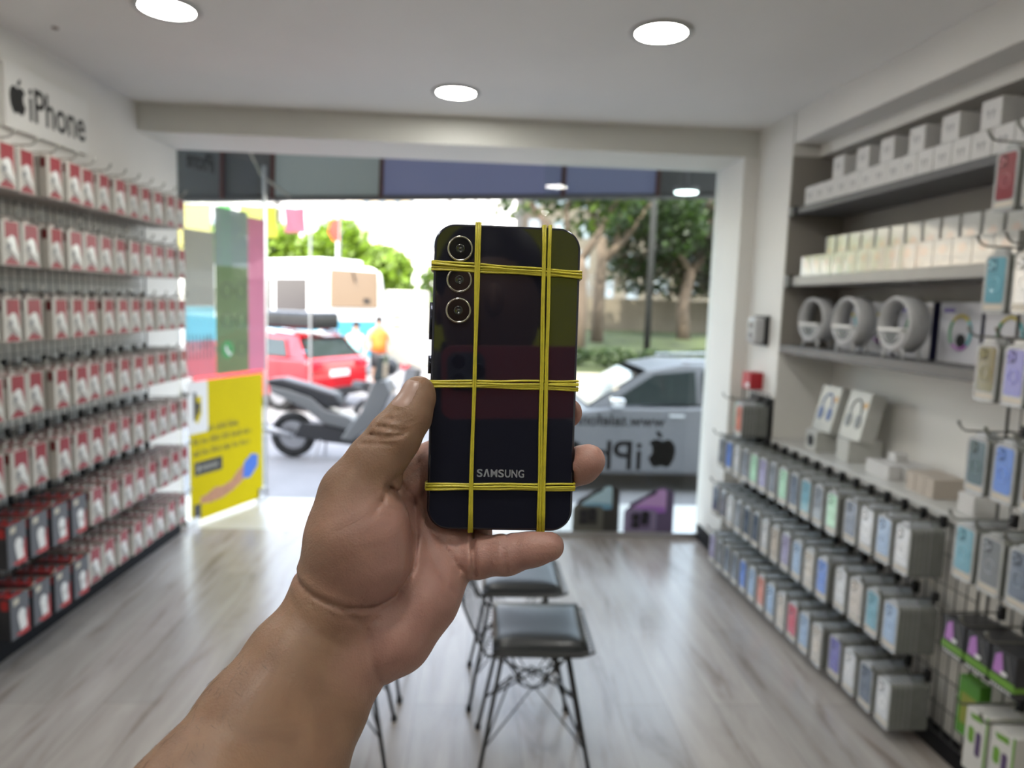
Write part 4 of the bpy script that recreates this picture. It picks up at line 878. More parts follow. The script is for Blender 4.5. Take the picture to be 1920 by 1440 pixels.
# ---------------------------------------------------------------- far trees and buildings
def bush(loc, blobs, n, cols, label, seed, size=.22):
    t = empty('tree', loc, 0, label, 'tree'); b = MB(); b.tube([(0, 0, 0), (0, 0, 3.5)], [.2, .12], 8); b.build('trunk', M_bark, t, smooth=True); leaves('foliage', blobs, n, size, cols, t, seed)
bush((-9.8, 36, GZ), [((-1.2,0,4.4),(2.6,1.5,1.5)), ((2.2,0,4.0),(2.0,1.5,1.3))], 3600, [L5, L3], 'bright green tree row behind the white minibus, left part', 21)
bush((-6.6, 34, GZ), [((.3,0,4.0),(1.5,1.3,1.8)), ((1.9,0,3.3),(1.4,1.2,1.4))], 3200, [L5, L5, L3], 'bright green tree behind the right end of the minibus', 22)
bush((-4.4, 33, GZ), [((.3,0,3.0),(1.3,1.2,1.5))], 1800, [L5, L3], 'lower green tree right of the minibus, by the red flag', 23)
bush((-3.0, 46, GZ), [((.3,0,3.0),(1.0,1.2,1.5))], 500, [L3, L1], 'small far tree left of the black phone', 24)
M_b1 = mat('bld_white', (.72, .71, .68), .8, var=.03, scale=.3); M_b2 = mat('bld_ochre', (.62, .52, .38), .8, var=.04, scale=.3); M_bw = mat('bld_window', (.12, .15, .18), .15, coat=.8)
def building(x0, x1, y, h, ma, nx_, nz_, label, depth=10, bal=False):
    r = empty('building', ((x0+x1)/2, y, GZ), 0, label, 'building'); W_ = x1-x0; b = MB(); b.box(-W_/2, W_/2, 0, depth, 0, h); b.build('walls', ma, r)
    b = MB(); b.box(-W_/2, W_/2, 0, depth, h, h+.3); b.build('roof', M_b1, r)
    for i in range(nx_):
        for k in range(nz_):
            cx = -W_/2+W_*(i+.5)/nx_; cz = h*(k+.5)/nz_; b = MB(); b.box(cx-W_/nx_*.22, cx+W_/nx_*.22, -.05, .05, cz-.7, cz+.7); b.build('window', M_bw, r)
            if bal: b = MB(); b.box(cx-W_/nx_*.4, cx+W_/nx_*.4, -1.0, 0, cz-1.1, cz-.2); b.build('balcony', M_b1, r)
building(-30, -17, 60, 15, M_b1, 5, 5, 'white apartment block behind the minibus roof, far left', bal=True)
building(-16.5, -9.6, 62, 13, M_b1, 3, 4, 'white apartment block behind the green trees')
building(-9.4, -4.6, 58, 16, M_b2, 4, 6, 'ochre and white balconied block behind the red flag', bal=True)
building(-4.4, 2.5, 50, 17, M_b1, 2, 4, 'plain white building directly left of and behind the black phone')
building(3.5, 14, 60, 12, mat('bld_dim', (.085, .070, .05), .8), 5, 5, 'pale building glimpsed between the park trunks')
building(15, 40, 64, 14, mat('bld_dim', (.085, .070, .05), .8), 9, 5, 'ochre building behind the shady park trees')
building(-60, -31, 66, 18, M_b2, 9, 6, 'ochre block beyond the minibus at far left')
# flag and street lamp
r = empty('flag_pole', (-5.05, 27, GZ), 0, 'tall pole with two red flags behind the minibus', 'flag')
b = MB(); b.tube([(0, 0, 0), (0, 0, 5.1)], .04, 8); b.build('pole', mat('pole_grey', (.16, .165, .16), .6), r)
b = MB(); b.add([(0,0,5.05),(-.30,.03,4.95),(-.42,-.02,4.55),(-.25,.04,4.25),(-.05,0,4.2),(0,0,4.3)], [(0,1,2,3,4,5)]); b.add([(0,.02,5.05),(-.30,.05,4.95),(-.42,.0,4.55),(-.25,.06,4.25),(-.05,.02,4.2),(0,.02,4.3)], [(5,4,3,2,1,0)])
b.build('red_flag', mat('flag_red', (.65, .03, .015), .7), r)
b = MB(); b.add([(-.3,0,3.5),(-.75,.03,3.45),(-.8,0,3.15),(-.35,0,3.1)], [(0,1,2,3)]); b.tube([(0,0,3.45),(-.8,0,3.45)], .015, 4); b.build('lower_flag', mat('flag_orange', (.60, .12, .04), .7), r)
r = empty('street_lamp', (-5.9, 31, GZ), 0, 'street lamp with a dark head against the white sky', 'street lamp')
b = MB(); b.tube([(0, 0, 0), (0, 0, 6.0), (.25, 0, 6.2), (.7, 0, 6.3)], .05, 6); b.build('pole', mat('pole_pale', (.5, .5, .5), .6), r)
b = MB(); b.cbox((.95, 0, 6.32), (.6, .22, .10)); b.build('lamp_head', M_black, r, bevel=.02)

# ---------------------------------------------------------------- awning over the landing
M_aw = filmmat('awning_clear', (.36, .385, .36), .93); M_awb = filmmat('awning_blue', (.29, .30, .385), .93); M_awd = mat('awning_dark', (.16, .165, .165), .8); M_rib = mat('awning_rib', (.10, .035, .025), .5); M_awg = mat('awning_edge', (.16, .155, .15), .5)
aw = empty('awning', (0, 0, 0), 0, 'grey and blue clear-fabric awning with brown upright ribs above the landing', 'awning')
YV = 5.75
def vz(x): return 2.315+.045*x
cuts = [-3.6, -1.96, -1.58, -.755, .655, 1.40, 4.0]; mts = [M_awd, M_awd, M_aw, M_awb, M_awb, M_awd]
for i in range(len(cuts)-1):
    a, c = cuts[i], cuts[i+1]; b = MB(); b.prism([(a, vz(a)), (c, vz(c)), (c, 3.05), (a, 3.05)], 1, YV, YV+.008); b.build('fabric_panel', mts[i], aw)
b = MB(); b.prism([(4.62, 3.20), (YV, 3.05), (YV, 3.07), (4.62, 3.22)], 0, -3.6, 4.0); b.build('roof_panel', M_awd, aw)
for x in (-1.96, -1.58, -.755, .655, 1.40):
    b = MB(); b.tube([(x+.01, YV-.02, 3.05), (x-.005, YV-.02, vz(x))], .019, 6); b.build('rib', M_rib, aw)
b = MB(); b.tube([(-3.6, YV, vz(-3.6)), (4.0, YV, vz(4.0))], .022, 8); b.build('front_rail', M_awg, aw)
r = empty('awning_lamp', (1.56, 5.50, 2.385), 0, 'bright round outdoor lamp under the awning at right', 'lamp')
b = MB(); b.lathe([(.086, 0), (.083, -.012), (.001, -.014)], n=28); b.build('diffuser', mat('lamp_cool', (.80, 1, .96), .5, emit=4), r)
b = MB(); b.lathe([(.095, .03), (.095, -.004), (.086, -.004), (.086, .03)], n=28); b.tube([(0, 0, .02), (-.04, 0, .62)], .022, 8); b.build('housing', mat('lamp_house', (.22, .22, .23), .5), r)
b = MB(); b.tube([(-1.72, 5.1, 3.1), (-1.68, 5.3, 2.62), (-1.60, 5.5, 2.38), (-1.45, 5.72, 2.26)], .010, 6); tag(b.build('cable', mat('cable_cream', (.35, .34, .28), .6), smooth=True), 'loose cream cable hanging under the awning near its left ribs', 'cable')
# neighbour shop goods seen past the door
def cloth_strip(x, y, w_, z0, z1, c, label):
    b = MB(); k = 8; vs = []
    for dz in (0, .02):
        for i in range(k+1):
            for j in range(5): vs.append((x+w_*j/4, y+dz+.05*math.sin(j*2+i*.5), z0+(z1-z0)*i/k))
    fs = [(i*5+j, i*5+j+1, (i+1)*5+j+1, (i+1)*5+j) for i in range(k) for j in range(4)]; b.add(vs, fs + [tuple(q+45 for q in f) for f in fs])
    tag(b.build('hanging_banner', mat('banner_'+label[:5], c, .7), smooth=True), label, 'banner', 'bright hanging banners past the glass door')
cloth_strip(-5.63, 13.0, 0.23, 2.16, 3.05, (.50, .14, .004), 'orange banner hanging past the glass door, beside the red packs')
cloth_strip(-5.3, 13.0, 0.66, 1.91, 3.05, (.34, .31, .09), 'pale yellow banner between the orange and green banners')
cloth_strip(-4.51, 13.0, 0.21, 1.75, 3.05, (.03, .30, .02), 'bright green banner hanging past the glass door')
cloth_strip(-4.15, 13.0, 0.63, 2.52, 3.05, (.24, .26, .01), 'lime yellow banner above the sage window film')
cloth_strip(-3.39, 13.0, 0.36, 2.62, 3.05, (.32, .07, .11), 'pink banner above the pink window film')
r = empty('banner_rail', (-4.4, 13.06, GZ), 0, 'thin rail carrying the bright banners past the glass door', 'rail')
b = MB(); b.tube([(-1.6, 0, 0), (-1.6, 0, 3.7), (1.45, 0, 3.7), (1.45, 0, 0)], .025, 6); b.build('bar', M_metal, r)
r = empty('market_parasol', (-7.1, 18.0, GZ), 0, 'white market parasol past the glass door near the red packs', 'parasol')
b = MB(); b.tube([(0, 0, 0), (0, 0, 3.1)], .03, 8); b.build('pole', M_metal, r); b = MB(); b.lathe([(1.75, 1.75), (1.7, 2.3), (.8, 2.85), (.02, 3.15)], n=8); b.build('canopy', mat('canvas_white', (.42, .42, .38), .8), r)
# ================================================================ wire stools
M_cush = mat('cushion_black', (.014, .015, .015), .30, spec=.35, bump=.15, scale=8); M_cw = mat('chair_wire', (.03, .03, .03), .35, metal=.5)
def chair_parts(r):
    # local: back towards -X, seat centre at origin, floor z=0
    sh = .44; sx0, sx1, sy = -.155, .175, .185
    b = MB()
    def seatp(u, v):     # u along x (-1..1, continues up the back), v across
        if u <= 1 and u >= -1:
            x = sx0+(sx1-sx0)*(u+1)/2; vv = v*(1-.16*max(0, (u-.55)/.45)**3); return (x, vv*sy, sh-.012*(1-v*v)*(1-u*u)+.035*max(0, abs(v)-.92)/.08*.2)
        t = -1-u; return (sx0-.02*min(t, 1)-.048*t, v*(sy-.02*t), sh+.03*t*t*.3+.13*t)
    us = [1-.25*i for i in range(9)]; ub = [-1-.35*i for i in range(1, 8)]
    for i in range(15):
        v = -1+2*i/14; b.tube([seatp(u, v) for u in us+ub], .0016, 4)
    for u in [1-.125*i for i in range(17)]+ub: b.tube([seatp(u, -1+2*j/10) for j in range(11)], .0016, 4)
    b.build('wire_shell', M_cw, r)
    b = MB(); rim = [seatp(u, 1) for u in us+ub]; rim2 = [seatp(u, -1) for u in us+ub][::-1]
    b.tube([(p[0], p[1], p[2]+.004) for p in rim+rim2], .0045, 6, closed=True); b.build('rim_wire', M_cw, r)
    bm = bmesh.new(); b = MB(); k = 10; vs = []
    for top in (1, 0):
        for i in range(k+1):
            for j in range(k+1):
                u = -1+2*i/k; v = -1+2*j/k; e = max(abs(u), abs(v)); h = .030*(1-e**4)
                zt_ = .018*min(1, max(0, (v+1)/.25))+.055*.16*max(0, v+.30)-.012; vs.append((.012+u*.148, v*.160, sh+.008+(.006+h*.45+zt_ if top else 0)))
    K = k+1; fs = [(i*K+j, i*K+j+1, (i+1)*K+j+1, (i+1)*K+j) for i in range(k) for j in range(k)]
    fs2 = [tuple(q+K*K for q in f)[::-1] for f in fs]
    rimf = []
    for i in range(k):
        for a, c in (((i)*K, (i+1)*K), ((i)*K+k, (i+1)*K+k), (i, i+1), (k*K+i, k*K+i+1)): rimf.append((a, c, c+K*K, a+K*K))
    b.add(vs, fs+fs2+rimf); b.build('seat_cushion', M_cush, r, smooth=True)
    F = [(.185, .165), (.185, -.165), (-.175, .165), (-.175, -.165)]; A = [(.10, .09), (.10, -.09), (-.10, .09), (-.10, -.09)]
    for (fx, fy), (ax, ay) in zip(F, A):
        b = MB(); b.tube([(ax, ay, sh-.01), (fx, fy, .008)], .0068, 8); leg = b.build('leg', M_cw, r, smooth=True)
        b = MB(); b.lathe([(.011, 0), (.011, .018), (.008, .022)], (fx, fy, 0), 8); b.build('foot_cap', M_black, leg)
    b = MB()
    L = lambda i, t: tuple(((A[i][0]+(F[i][0]-A[i][0])*t), (A[i][1]+(F[i][1]-A[i][1])*t), (sh-.01)*(1-t)+.008*t))
    for i, j in ((0, 1), (1, 3), (3, 2), (2, 0)):
        mid = [(L(i, .33)[q]+L(j, .33)[q])/2*(1 if q == 2 else .55) for q in range(3)]
        b.tube([L(i, .72), mid, L(j, .72)], .0032, 5); b.tube([L(i, .05), (mid[0]*.5, mid[1]*.5, mid[2]-.03), L(j, .05)], .0032, 5)
    ringz = sh-.16
    b.tube([(.055*math.cos(a*.4), .055*math.sin(a*.4), ringz) for a in range(16)], .003, 5, closed=True)
    for i in range(4): b.tube([L(i, .33), (0, 0, ringz+.02), L(3-i, .33)], .003, 5)
    b.build('brace_wires', M_cw, r)
ch1 = empty('wire_chair', (.215, 2.235, 0), -.02, 'black wire chair with shiny cushion, nearest one right of the forearm', 'chair', 'black wire chairs'); chair_parts(ch1)
def copy_tree(o, loc, rz, label):
    r = o.copy(); COL.objects.link(r); r.location = loc; r.rotation_euler = (0, 0, rz); r['label'] = label
    for ch in list(o.children):
        c = ch.copy(); COL.objects.link(c); c.parent = r
        for g in list(ch.children): d = g.copy(); COL.objects.link(d); d.parent = c
copy_tree(ch1, (.185, 2.68, 0), 0, 'black wire chair behind the nearest one, under the fingers')
copy_tree(ch1, (-.425, 2.28, 0), math.pi+.04, 'black wire chair mostly hidden by the forearm, legs showing')
copy_tree(ch1, (-.42, 2.74, 0), math.pi-.03, 'black wire chair farther back hidden behind the wrist, feet showing')

# ================================================================ the phone in the hand
T0 = .3795
PC = CAM + fw*T0 + CR*((945-960)/FPX*T0) + CU*((720-710)/FPX*T0)
HM = Matrix((CR, CU, -fw)).transposed().to_4x4(); HM.translation = PC      # local: x right, y up, z to the photographer, millimetres below
MM = .001
def mm(p): return (p[0]*MM, p[1]*MM, p[2]*MM)
PW, PH, PD = 77.3, 161.0, 8.0
PR = Matrix.Rotation(math.radians(-1.72), 4, 'Z') @ Matrix.Rotation(math.radians(3.5), 4, 'Y') @ Matrix.Rotation(math.radians(.9), 4, 'X')
ph = bpy.data.objects.new('smartphone', None); COL.objects.link(ph); ph.matrix_world = HM @ PR
tag(ph, 'black smartphone held up back-first with yellow rubber bands around it', 'smartphone')
M_pg = mat('phone_glass', (.010, .0105, .018), .03, spec=.85, coat=0.)
M_pf = mat('phone_frame', (.045, .048, .065), .22, metal=.9); M_ring = mat('lens_ring', (.55, .53, .46), .18, metal=1.); M_lens = mat('lens_black', (.004, .004, .005), .08, coat=1.); M_lg = mat('lens_inner', (.014, .018, .018), .1, coat=1.); M_logo = mat('logo_silver', (.48, .50, .54), .25, metal=.6)  # inner lens elements are a little paler than the lens black
def rz_loop(w_, h, r, z, n=10): return [mm((p[0], p[1], z)) for p in rrect(w_, h, r, n)]
b = MB(); prof = [(-PD, -1.6), (-PD+1.4, -.25), (-PD+2.2, 0), (-2.0, 0), (-.8, -.35), (-.25, -.95)]; rings = [rz_loop(PW+2*o, PH+2*o, 11.5+o, z) for z, o in prof]; n = len(rings[0])
b.add([v for r_ in rings for v in r_], [(i*n+j, i*n+(j+1) % n, (i+1)*n+(j+1) % n, (i+1)*n+j) for i in range(len(rings)-1) for j in range(n)]); fr = b.build('frame', M_pf, ph, smooth=True)
b = MB(); rings = [rz_loop(PW-1.8, PH-1.8, 10.6, -.35), rz_loop(PW-2.1, PH-2.1, 10.5, -.1), rz_loop(PW-2.8, PH-2.8, 10.2, 0)]
b.add([v for r_ in rings for v in r_], [(i*n+j, i*n+(j+1) % n, (i+1)*n+(j+1) % n, (i+1)*n+j) for i in range(2) for j in range(n)]+[tuple(range(2*n, 3*n))]); b.build('back_glass', M_pg, ph)
b = MB(); b.add([v for v in rz_loop(PW-3.2, PH-3.2, 10, -PD)], [tuple(range(n))]); b.build('screen', M_lens, ph)
for k, ly in enumerate((67.3, 51.0, 35.0)):
    lx = -25.0
    b = MB(); b.lathe([(x*MM, z*MM) for x, z in [(6.75, -.05), (6.75, .95), (6.4, 1.25), (6.0, 1.3), (5.75, 1.1), (5.7, .5)]], mm((lx, ly, 0)), 48); ri = b.build('camera_ring', M_ring, ph, smooth=True)
    b = MB(); b.lathe([(x*MM, z*MM) for x, z in [(5.75, .75), (5.7, .85), (.01, .85)]], mm((lx, ly, 0)), 40); b.build('lens', M_lens, ri)
    b = MB(); b.lathe([(x*MM, z*MM) for x, z in [(2.4, .86), (2.1, .92), (1.6, .92), (1.5, .88)]], mm((lx, ly, 0)), 28, 0); b.lathe([(x*MM, z*MM) for x, z in [(.9, .87), (.8, .93), (.01, .95)]], mm((lx, ly, 0)), 20, 0); b.build('inner_lens', M_lg, ri, smooth=True)
b = MB(); b.lathe([(1.2*MM, -.0), (1.1*MM, .12*MM), (.01*MM, .12*MM)], mm((-12.6, 59, 0)), 16); b.build('flash', mat('flash_pale', (.5, .45, .35), .3), ph)
b = MB(); lx = -12.8
for ch_, wd_ in zip('S^MSUNG', (3.0, 3.3, 3.5, 3.0, 3.0, 3.1, 3.1)):
    if ch_ == '^': b.prism([((lx+q[0]*wd_)*MM, (-52.0+q[1]*4.1)*MM) for q in ((0,0),(.36,1),(.64,1),(1,0),(.72,0),(.5,.72),(.28,0))], 2, .05*MM, .10*MM)
    else:
        vs_, fs_2 = text_geo(ch_, 5.7*MM, .00003, .00013); x0_ = min(v[0] for v in vs_); x1_ = max(v[0] for v in vs_)
        b.add([((lx*MM+(v[0]-x0_)*wd_*MM/(x1_-x0_)), v[1]-52.0*MM, v[2]+.08*MM) for v in vs_], fs_2)
    lx += wd_+.5
b.build('brand_lettering', M_logo, ph)
b = MB(); b.tube([mm((-PW/2-.5, 39, -4)), mm((-PW/2-.5, 19.5, -4))], 1.1*MM, 8); b.tube([mm((-PW/2-.5, 11, -4)), mm((-PW/2-.5, 1.5, -4))], 1.1*MM, 8); b.build('side_keys', M_pf, ph, smooth=True)

# ---------------------------------------------------------------- rubber bands
M_rb1 = mat('rubber_yellow', (.50, .43, .03), .38, var=.10, scale=300, sss=0.); 
def band(axis, strands, label):
    b = MB(); rg = random.Random(len(label))
    for (a, c, lift) in strands:                       # positions at the two ends on the front
        e = .55; n = 14; pts = []
        if axis == 'h':
            X_ = PW/2+e; fr_ = [(-X_+2*X_*i/n, a+(c-a)*i/n+.18*math.sin(i*1.1+a), .75+lift) for i in range(n+1)]
            sideR = [(X_+.15, c, -.8), (X_+.35, c, -4), (X_+.1, c-.2, -7.6)]; bk_ = [(X_-1.2, c-.2, -PD-.6), (-X_+1.2, a, -PD-.6)]; sideL = [(-X_-.1, a, -7.6), (-X_-.35, a, -4), (-X_-.15, a, -.8)]
        else:
            Y_ = PH/2+e; fr_ = [(a+(c-a)*i/n+.12*math.sin(i*1.3+a), Y_-2*Y_*i/n, .75+lift) for i in range(n+1)]
            sideR = [(c, -Y_-.15, -.8), (c, -Y_-.35, -4), (c, -Y_-.1, -7.6)]; bk_ = [(c, -Y_+1.2, -PD-.6), (a, Y_-1.2, -PD-.6)]; sideL = [(a, Y_+.1, -7.6), (a, Y_+.35, -4), (a, Y_+.15, -.8)]
        b.tube([mm(p) for p in fr_+sideR+bk_+sideL], .60*MM, 8, closed=True)
    o = b.build('rubber_band', M_rb1, smooth=True); o.matrix_world = HM @ PR; tag(o, label, 'rubber band', 'yellow rubber bands around the phone'); return o
band('h', [(60.3, 57.6, 0), (58.7, 56.2, .9), (57.2, 55.6, .1), (59.3, 54.4, .5), (55.9, 54.9, .3)], 'yellow rubber band across the phone between first and second cameras')
band('h', [(-2.4, -.2, 0), (-3.4, -2.3, .9), (-4.6, -5.0, .2), (-5.6, -1.6, .7), (-4.0, -3.9, .4)], 'yellow rubber band across the middle of the black phone')
band('h', [(-56.4, -54.9, 0), (-57.4, -56.4, .8), (-58.4, -58.1, .1), (-59.2, -56.9, .6)], 'yellow rubber band across the phone just below the brand name')
band('v', [(-17.0, -14.6, 1.1), (-15.7, -16.2, 1.6), (-14.8, -15.4, 1.2)], 'upright yellow rubber band left of centre, beside the cameras')
band('v', [(18.2, 20.3, 1.1), (19.1, 21.4, 1.6), (21.3, 22.4, 1.1), (22.0, 23.2, 1.7)], 'upright double yellow rubber band on the right half of the phone')

# ================================================================ the hand (a smooth union of tapered limbs, millimetres)
FORE_A = [(-93.8, -123.3, 14, 19), (-105.1, -138.4, 24, 20.5), (-118.3, -159.1, 42, 23), (-132.3, -179.3, 66, 24.5), (-152.8, -196.7, 95, 28)]
FORE_B = [(-86.5, -142.5, 6, 21), (-91.7, -162.6, 20, 23), (-101.4, -183.9, 40, 26), (-118.9, -197.9, 66, 29), (-134.9, -209.3, 95, 30)]
THENAR = [(-82.9, -99.4, 12, 22), (-76.0, -78.2, 16, 22), (-75.1, -61.2, 13, 18.5)]
THENAR2 = [(-66.2, -92.1, 14, 20), (-64.8, -75.9, 14, 18)]
HYPO = [(-79.2, -143.3, 4, 20), (-59.0, -133.5, 0, 21), (-44.3, -117.0, -6, 19), (-32.4, -99.5, -16, 16.5)]
PALM = [(-82.5, -114.7, 2, 24), (-57.7, -100.6, -9, 19), (-43.1, -82.7, -20, 15)]
PALM2 = [(-70.8, -69.2, -10, 16), (-49.6, -53.6, -24, 13.5), (-29.0, -42.0, -28, 13)]
PALM3 = [(-58.5, -96.1, -14, 16), (-29.0, -63.2, -28, 14)]
PALM4 = [(-45.1, -110.1, -12, 15), (-19.7, -86.5, -24, 13)]
THUMB = [(-74.0, -58.5, 13, 17), (-65.0, -43.0, 13, 15), (-55.7, -29.5, 12, 13.2), (-48.4, -19.2, 10, 11.3), (-44.5, -10.2, 8, 8.9), (-44.1, -6.9, 7, 8.4)]
INDEX = [(-27.5, -42.0, -28, 12), (-4.8, -20.9, -27, 10), (16.2, -2.8, -24, 9), (29.4, 6.1, -20, 8.2)]
MIDDLE = [(-21.5, -55.6, -28, 12), (4.2, -39.0, -28, 10), (26.6, -25.2, -24, 9), (34.6, -18.6, -15, 8.2)]
RING = [(-16.9, -72.1, -27, 12), (7.2, -63.3, -29, 10.5), (31.0, -52.8, -22, 10), (41.7, -46.7, -10, 9.8), (45.2, -43.8, -5, 8.9)]
PINKY = [(-24.5, -96.5, -16, 12.5), (-14.6, -96.3, -10, 11.2), (1.4, -93.9, -5, 10.4), (15.5, -89.8, -2, 9.2), (23.9, -88.3, 0, 7.9)]
CREASES = [([(-57.4, -54.0), (-48.9, -64.1), (-46.2, -81.4), (-46.4, -97.2), (-54.6, -110.9), (-63.1, -114.5), (-77.6, -111.7), (-94.3, -104.1), (-105.0, -98.0)], 2.1, 1.3),
 ([(-105.0, -100.8), (-94.3, -108.2), (-77.9, -116.4), (-62.9, -120.5)], 0.7, 1.2),
 ([(-16.6, -79.4), (-16.1, -90.4), (-15.5, -104.1)], 2.8, 1.1),
 ([(2.0, -79.4), (-0.2, -89.0), (1.5, -101.3)], 1.3, 1.0),
 ([(-43.4, -60.3), (-39.6, -79.4), (-30.0, -91.8), (-22.6, -101.3)], 1.5, 1.0),
 ([(-45.6, -68.5), (-39.6, -90.4), (-25.9, -112.3)], 0.8, 1.0),
 ([(-75.7, -113.6), (-67.0, -126.0), (-63.7, -145.1), (-61.5, -158.8)], 1.0, 1.3),
 ([(-36.6, -33.7), (-45.1, -43.9), (-55.5, -51.5), (-59.3, -60.3), (-62.0, -64.4)], 1.3, 1.2),
 ([(-59.3, -60.3), (-54.6, -64.4), (-48.9, -67.1)], 0.9, 1.0),
 ([(-62.0, -23.9), (-54.6, -25.0), (-48.4, -26.3)], 1.6, 0.95),
 ([(-66.4, -28.3), (-57.4, -29.1), (-50.0, -28.0)], 1.8, 0.95),
 ([(-58.2, -20.0), (-52.2, -21.1)], 1.2, 0.8),
 ([(-69.7, -32.6), (-61.5, -31.8), (-53.8, -32.6)], 1.0, 0.9),
 ([(-55.5, -15.9), (-50.5, -16.5)], 0.7, 0.8),
 ([(-83.4, -75.3), (-69.7, -68.5), (-58.8, -65.8)], 0.35, 0.9),
 ([(-82.0, -90.4), (-67.0, -82.2), (-50.5, -78.1)], 0.3, 0.9),
 ([(-86.1, -68.5), (-75.2, -64.4), (-67.0, -58.9)], 0.3, 0.8),
 ([(-105.3, -106.8), (-91.6, -120.5), (-75.2, -132.8)], 0.35, 1.2)]
NAIL = [(-49.9, -0.9), (-45.9, 0.4), (-42.6, -1.4), (-42.4, -5.0), (-44.5, -9.6), (-47.2, -12.8), (-50.8, -13.9), (-52.9, -12.8), (-52.7, -7.7)]
def sdf_hand(h=1.35):
    ax = [np.arange(a, b, h, dtype=np.float32) for a, b in ((-235, 66), (-255, 32), (-62, 118))]
    X, Y, Z = np.meshgrid(*ax, indexing='ij', sparse=True)
    def cap(a, b):
        ax_, ay, az, ra = a; bx, by, bz, rb = b; dx, dy, dz = bx-ax_, by-ay, bz-az; L = dx*dx+dy*dy+dz*dz
        t = np.clip(((X-ax_)*dx+(Y-ay)*dy+(Z-az)*dz)/L, 0, 1)
        return np.sqrt((X-ax_-t*dx)**2+(Y-ay-t*dy)**2+(Z-az-t*dz)**2)-(ra+(rb-ra)*t)
    def smin(a, b, k): q = np.clip(.5+.5*(b-a)/k, 0, 1); return b+(a-b)*q-k*q*(1-q)
    def chain(c, k=3):
        d = None
        for a, b in zip(c[:-1], c[1:]): e = cap(a, b); d = e if d is None else smin(d, e, k)
        return d
    d = smin(chain(FORE_A, 8), chain(FORE_B, 8), 16)
    palm = smin(chain(THENAR, 8), chain(THENAR2, 8), 10); palm = smin(palm, chain(HYPO, 8), 5); palm = smin(palm, chain(PALM, 8), 9)
    for c in (PALM2, PALM3, PALM4): palm = smin(palm, chain(c, 8), 7)
    d = smin(d, palm, 14); d = smin(d, chain(THUMB, 3), 8)
    for c, k in ((INDEX, 4), (MIDDLE, 4), (RING, 4), (PINKY, 3)): d = smin(d, chain(c, 4), k)
    # the phone presses into the skin
    c_, s_ = math.cos(math.radians(1.72)), math.sin(math.radians(1.72)); PXl = X*c_-Y*s_; PYl = X*s_+Y*c_
    qx = np.abs(PXl)-(PW/2+.2-8); qy = np.abs(PYl)-(PH/2+.2-8); qz = np.abs(Z+.061*X+PD/2)-(PD/2+.3)
    box2 = np.sqrt(np.maximum(qx, 0)**2+np.maximum(qy, 0)**2)-8
    box = np.minimum(np.maximum(box2, qz), 0)+np.sqrt(np.maximum(box2, 0)**2+np.maximum(qz, 0)**2)
    d = -smin(-d, box, 2.0)
    # skin creases, cut from the front
    x2, y2 = X[:, :, 0], Y[:, :, 0]
    for pl, dep, wd in CREASES:
        m_ = np.full((len(ax[0]), len(ax[1])), 1e3, np.float32)
        for (x0, y0), (x1, y1) in zip(pl[:-1], pl[1:]):
            L = (x1-x0)**2+(y1-y0)**2; t = np.clip(((x2-x0)*(x1-x0)+(y2-y0)*(y1-y0))/L, 0, 1); m_ = np.minimum(m_, np.sqrt((x2-x0-t*(x1-x0))**2+(y2-y0-t*(y1-y0))**2))
        g_ = dep*np.exp(-(m_/wd)**2)-.10*dep*np.exp(-((m_-2.6*wd)/(1.5*wd))**2)
        d += g_[:, :, None]*(Z > -26)
    return ax, d
def surface_nets(ax, d):
    n = d.shape; ins = d < 0
    c = [ins[i:n[0]-1+i, j:n[1]-1+j, k:n[2]-1+k] for i in (0, 1) for j in (0, 1) for k in (0, 1)]
    s_ = sum(x.astype(np.int8) for x in c); act = (s_ > 0) & (s_ < 8); idx = np.argwhere(act)
    acc = np.zeros((len(idx), 3)); cnt = np.zeros(len(idx)); I, J, K = idx.T
    cor = [(i, j, k) for i in (0, 1) for j in (0, 1) for k in (0, 1)]
    for a in range(8):
        for b in range(a+1, 8):
            if sum(abs(p-q) for p, q in zip(cor[a], cor[b])) != 1: continue
            A, B = cor[a], cor[b]; va = d[I+A[0], J+A[1], K+A[2]]; vb = d[I+B[0], J+B[1], K+B[2]]; ok = (va < 0) != (vb < 0)
            t = np.where(ok, va/np.where(va-vb == 0, 1, va-vb), 0)
            for q in range(3): acc[:, q] += np.where(ok, A[q]+t*(B[q]-A[q]), 0)
            cnt += ok
    V = idx+acc/cnt[:, None]; h = ax[0][1]-ax[0][0]; V = V*h+np.array([ax[0][0], ax[1][0], ax[2][0]])
    num = np.full(act.shape, -1, np.int64); num[tuple(idx.T)] = np.arange(len(idx)); F = []
    for q in range(3):
        a, b = [(1, 2), (2, 0), (0, 1)][q]
        sl = [slice(1, n[0]-1), slice(1, n[1]-1), slice(1, n[2]-1)]
        s0 = list(sl); s1 = list(sl); s0[q] = slice(0, n[q]-1); s1[q] = slice(1, n[q])
        x = ins[tuple(s0)] != ins[tuple(s1)]; e = np.argwhere(x); off = np.array([1, 1, 1]); off[q] = 0; e = e+off
        ea = np.zeros(3, int); ea[a] = 1; eb = np.zeros(3, int); eb[b] = 1
        g = lambda v: num[tuple(v.T)]
        f = np.stack([g(e-ea-eb), g(e-eb), g(e), g(e-ea)], 1); fl = ~ins[tuple(e.T)]; f[fl] = f[fl][:, ::-1]; F.append(f)
    F = np.concatenate(F); F = F[(F >= 0).all(1)]; return V, F
ax_h, D_ = sdf_hand(); HV, HF = surface_nets(ax_h, D_); del D_
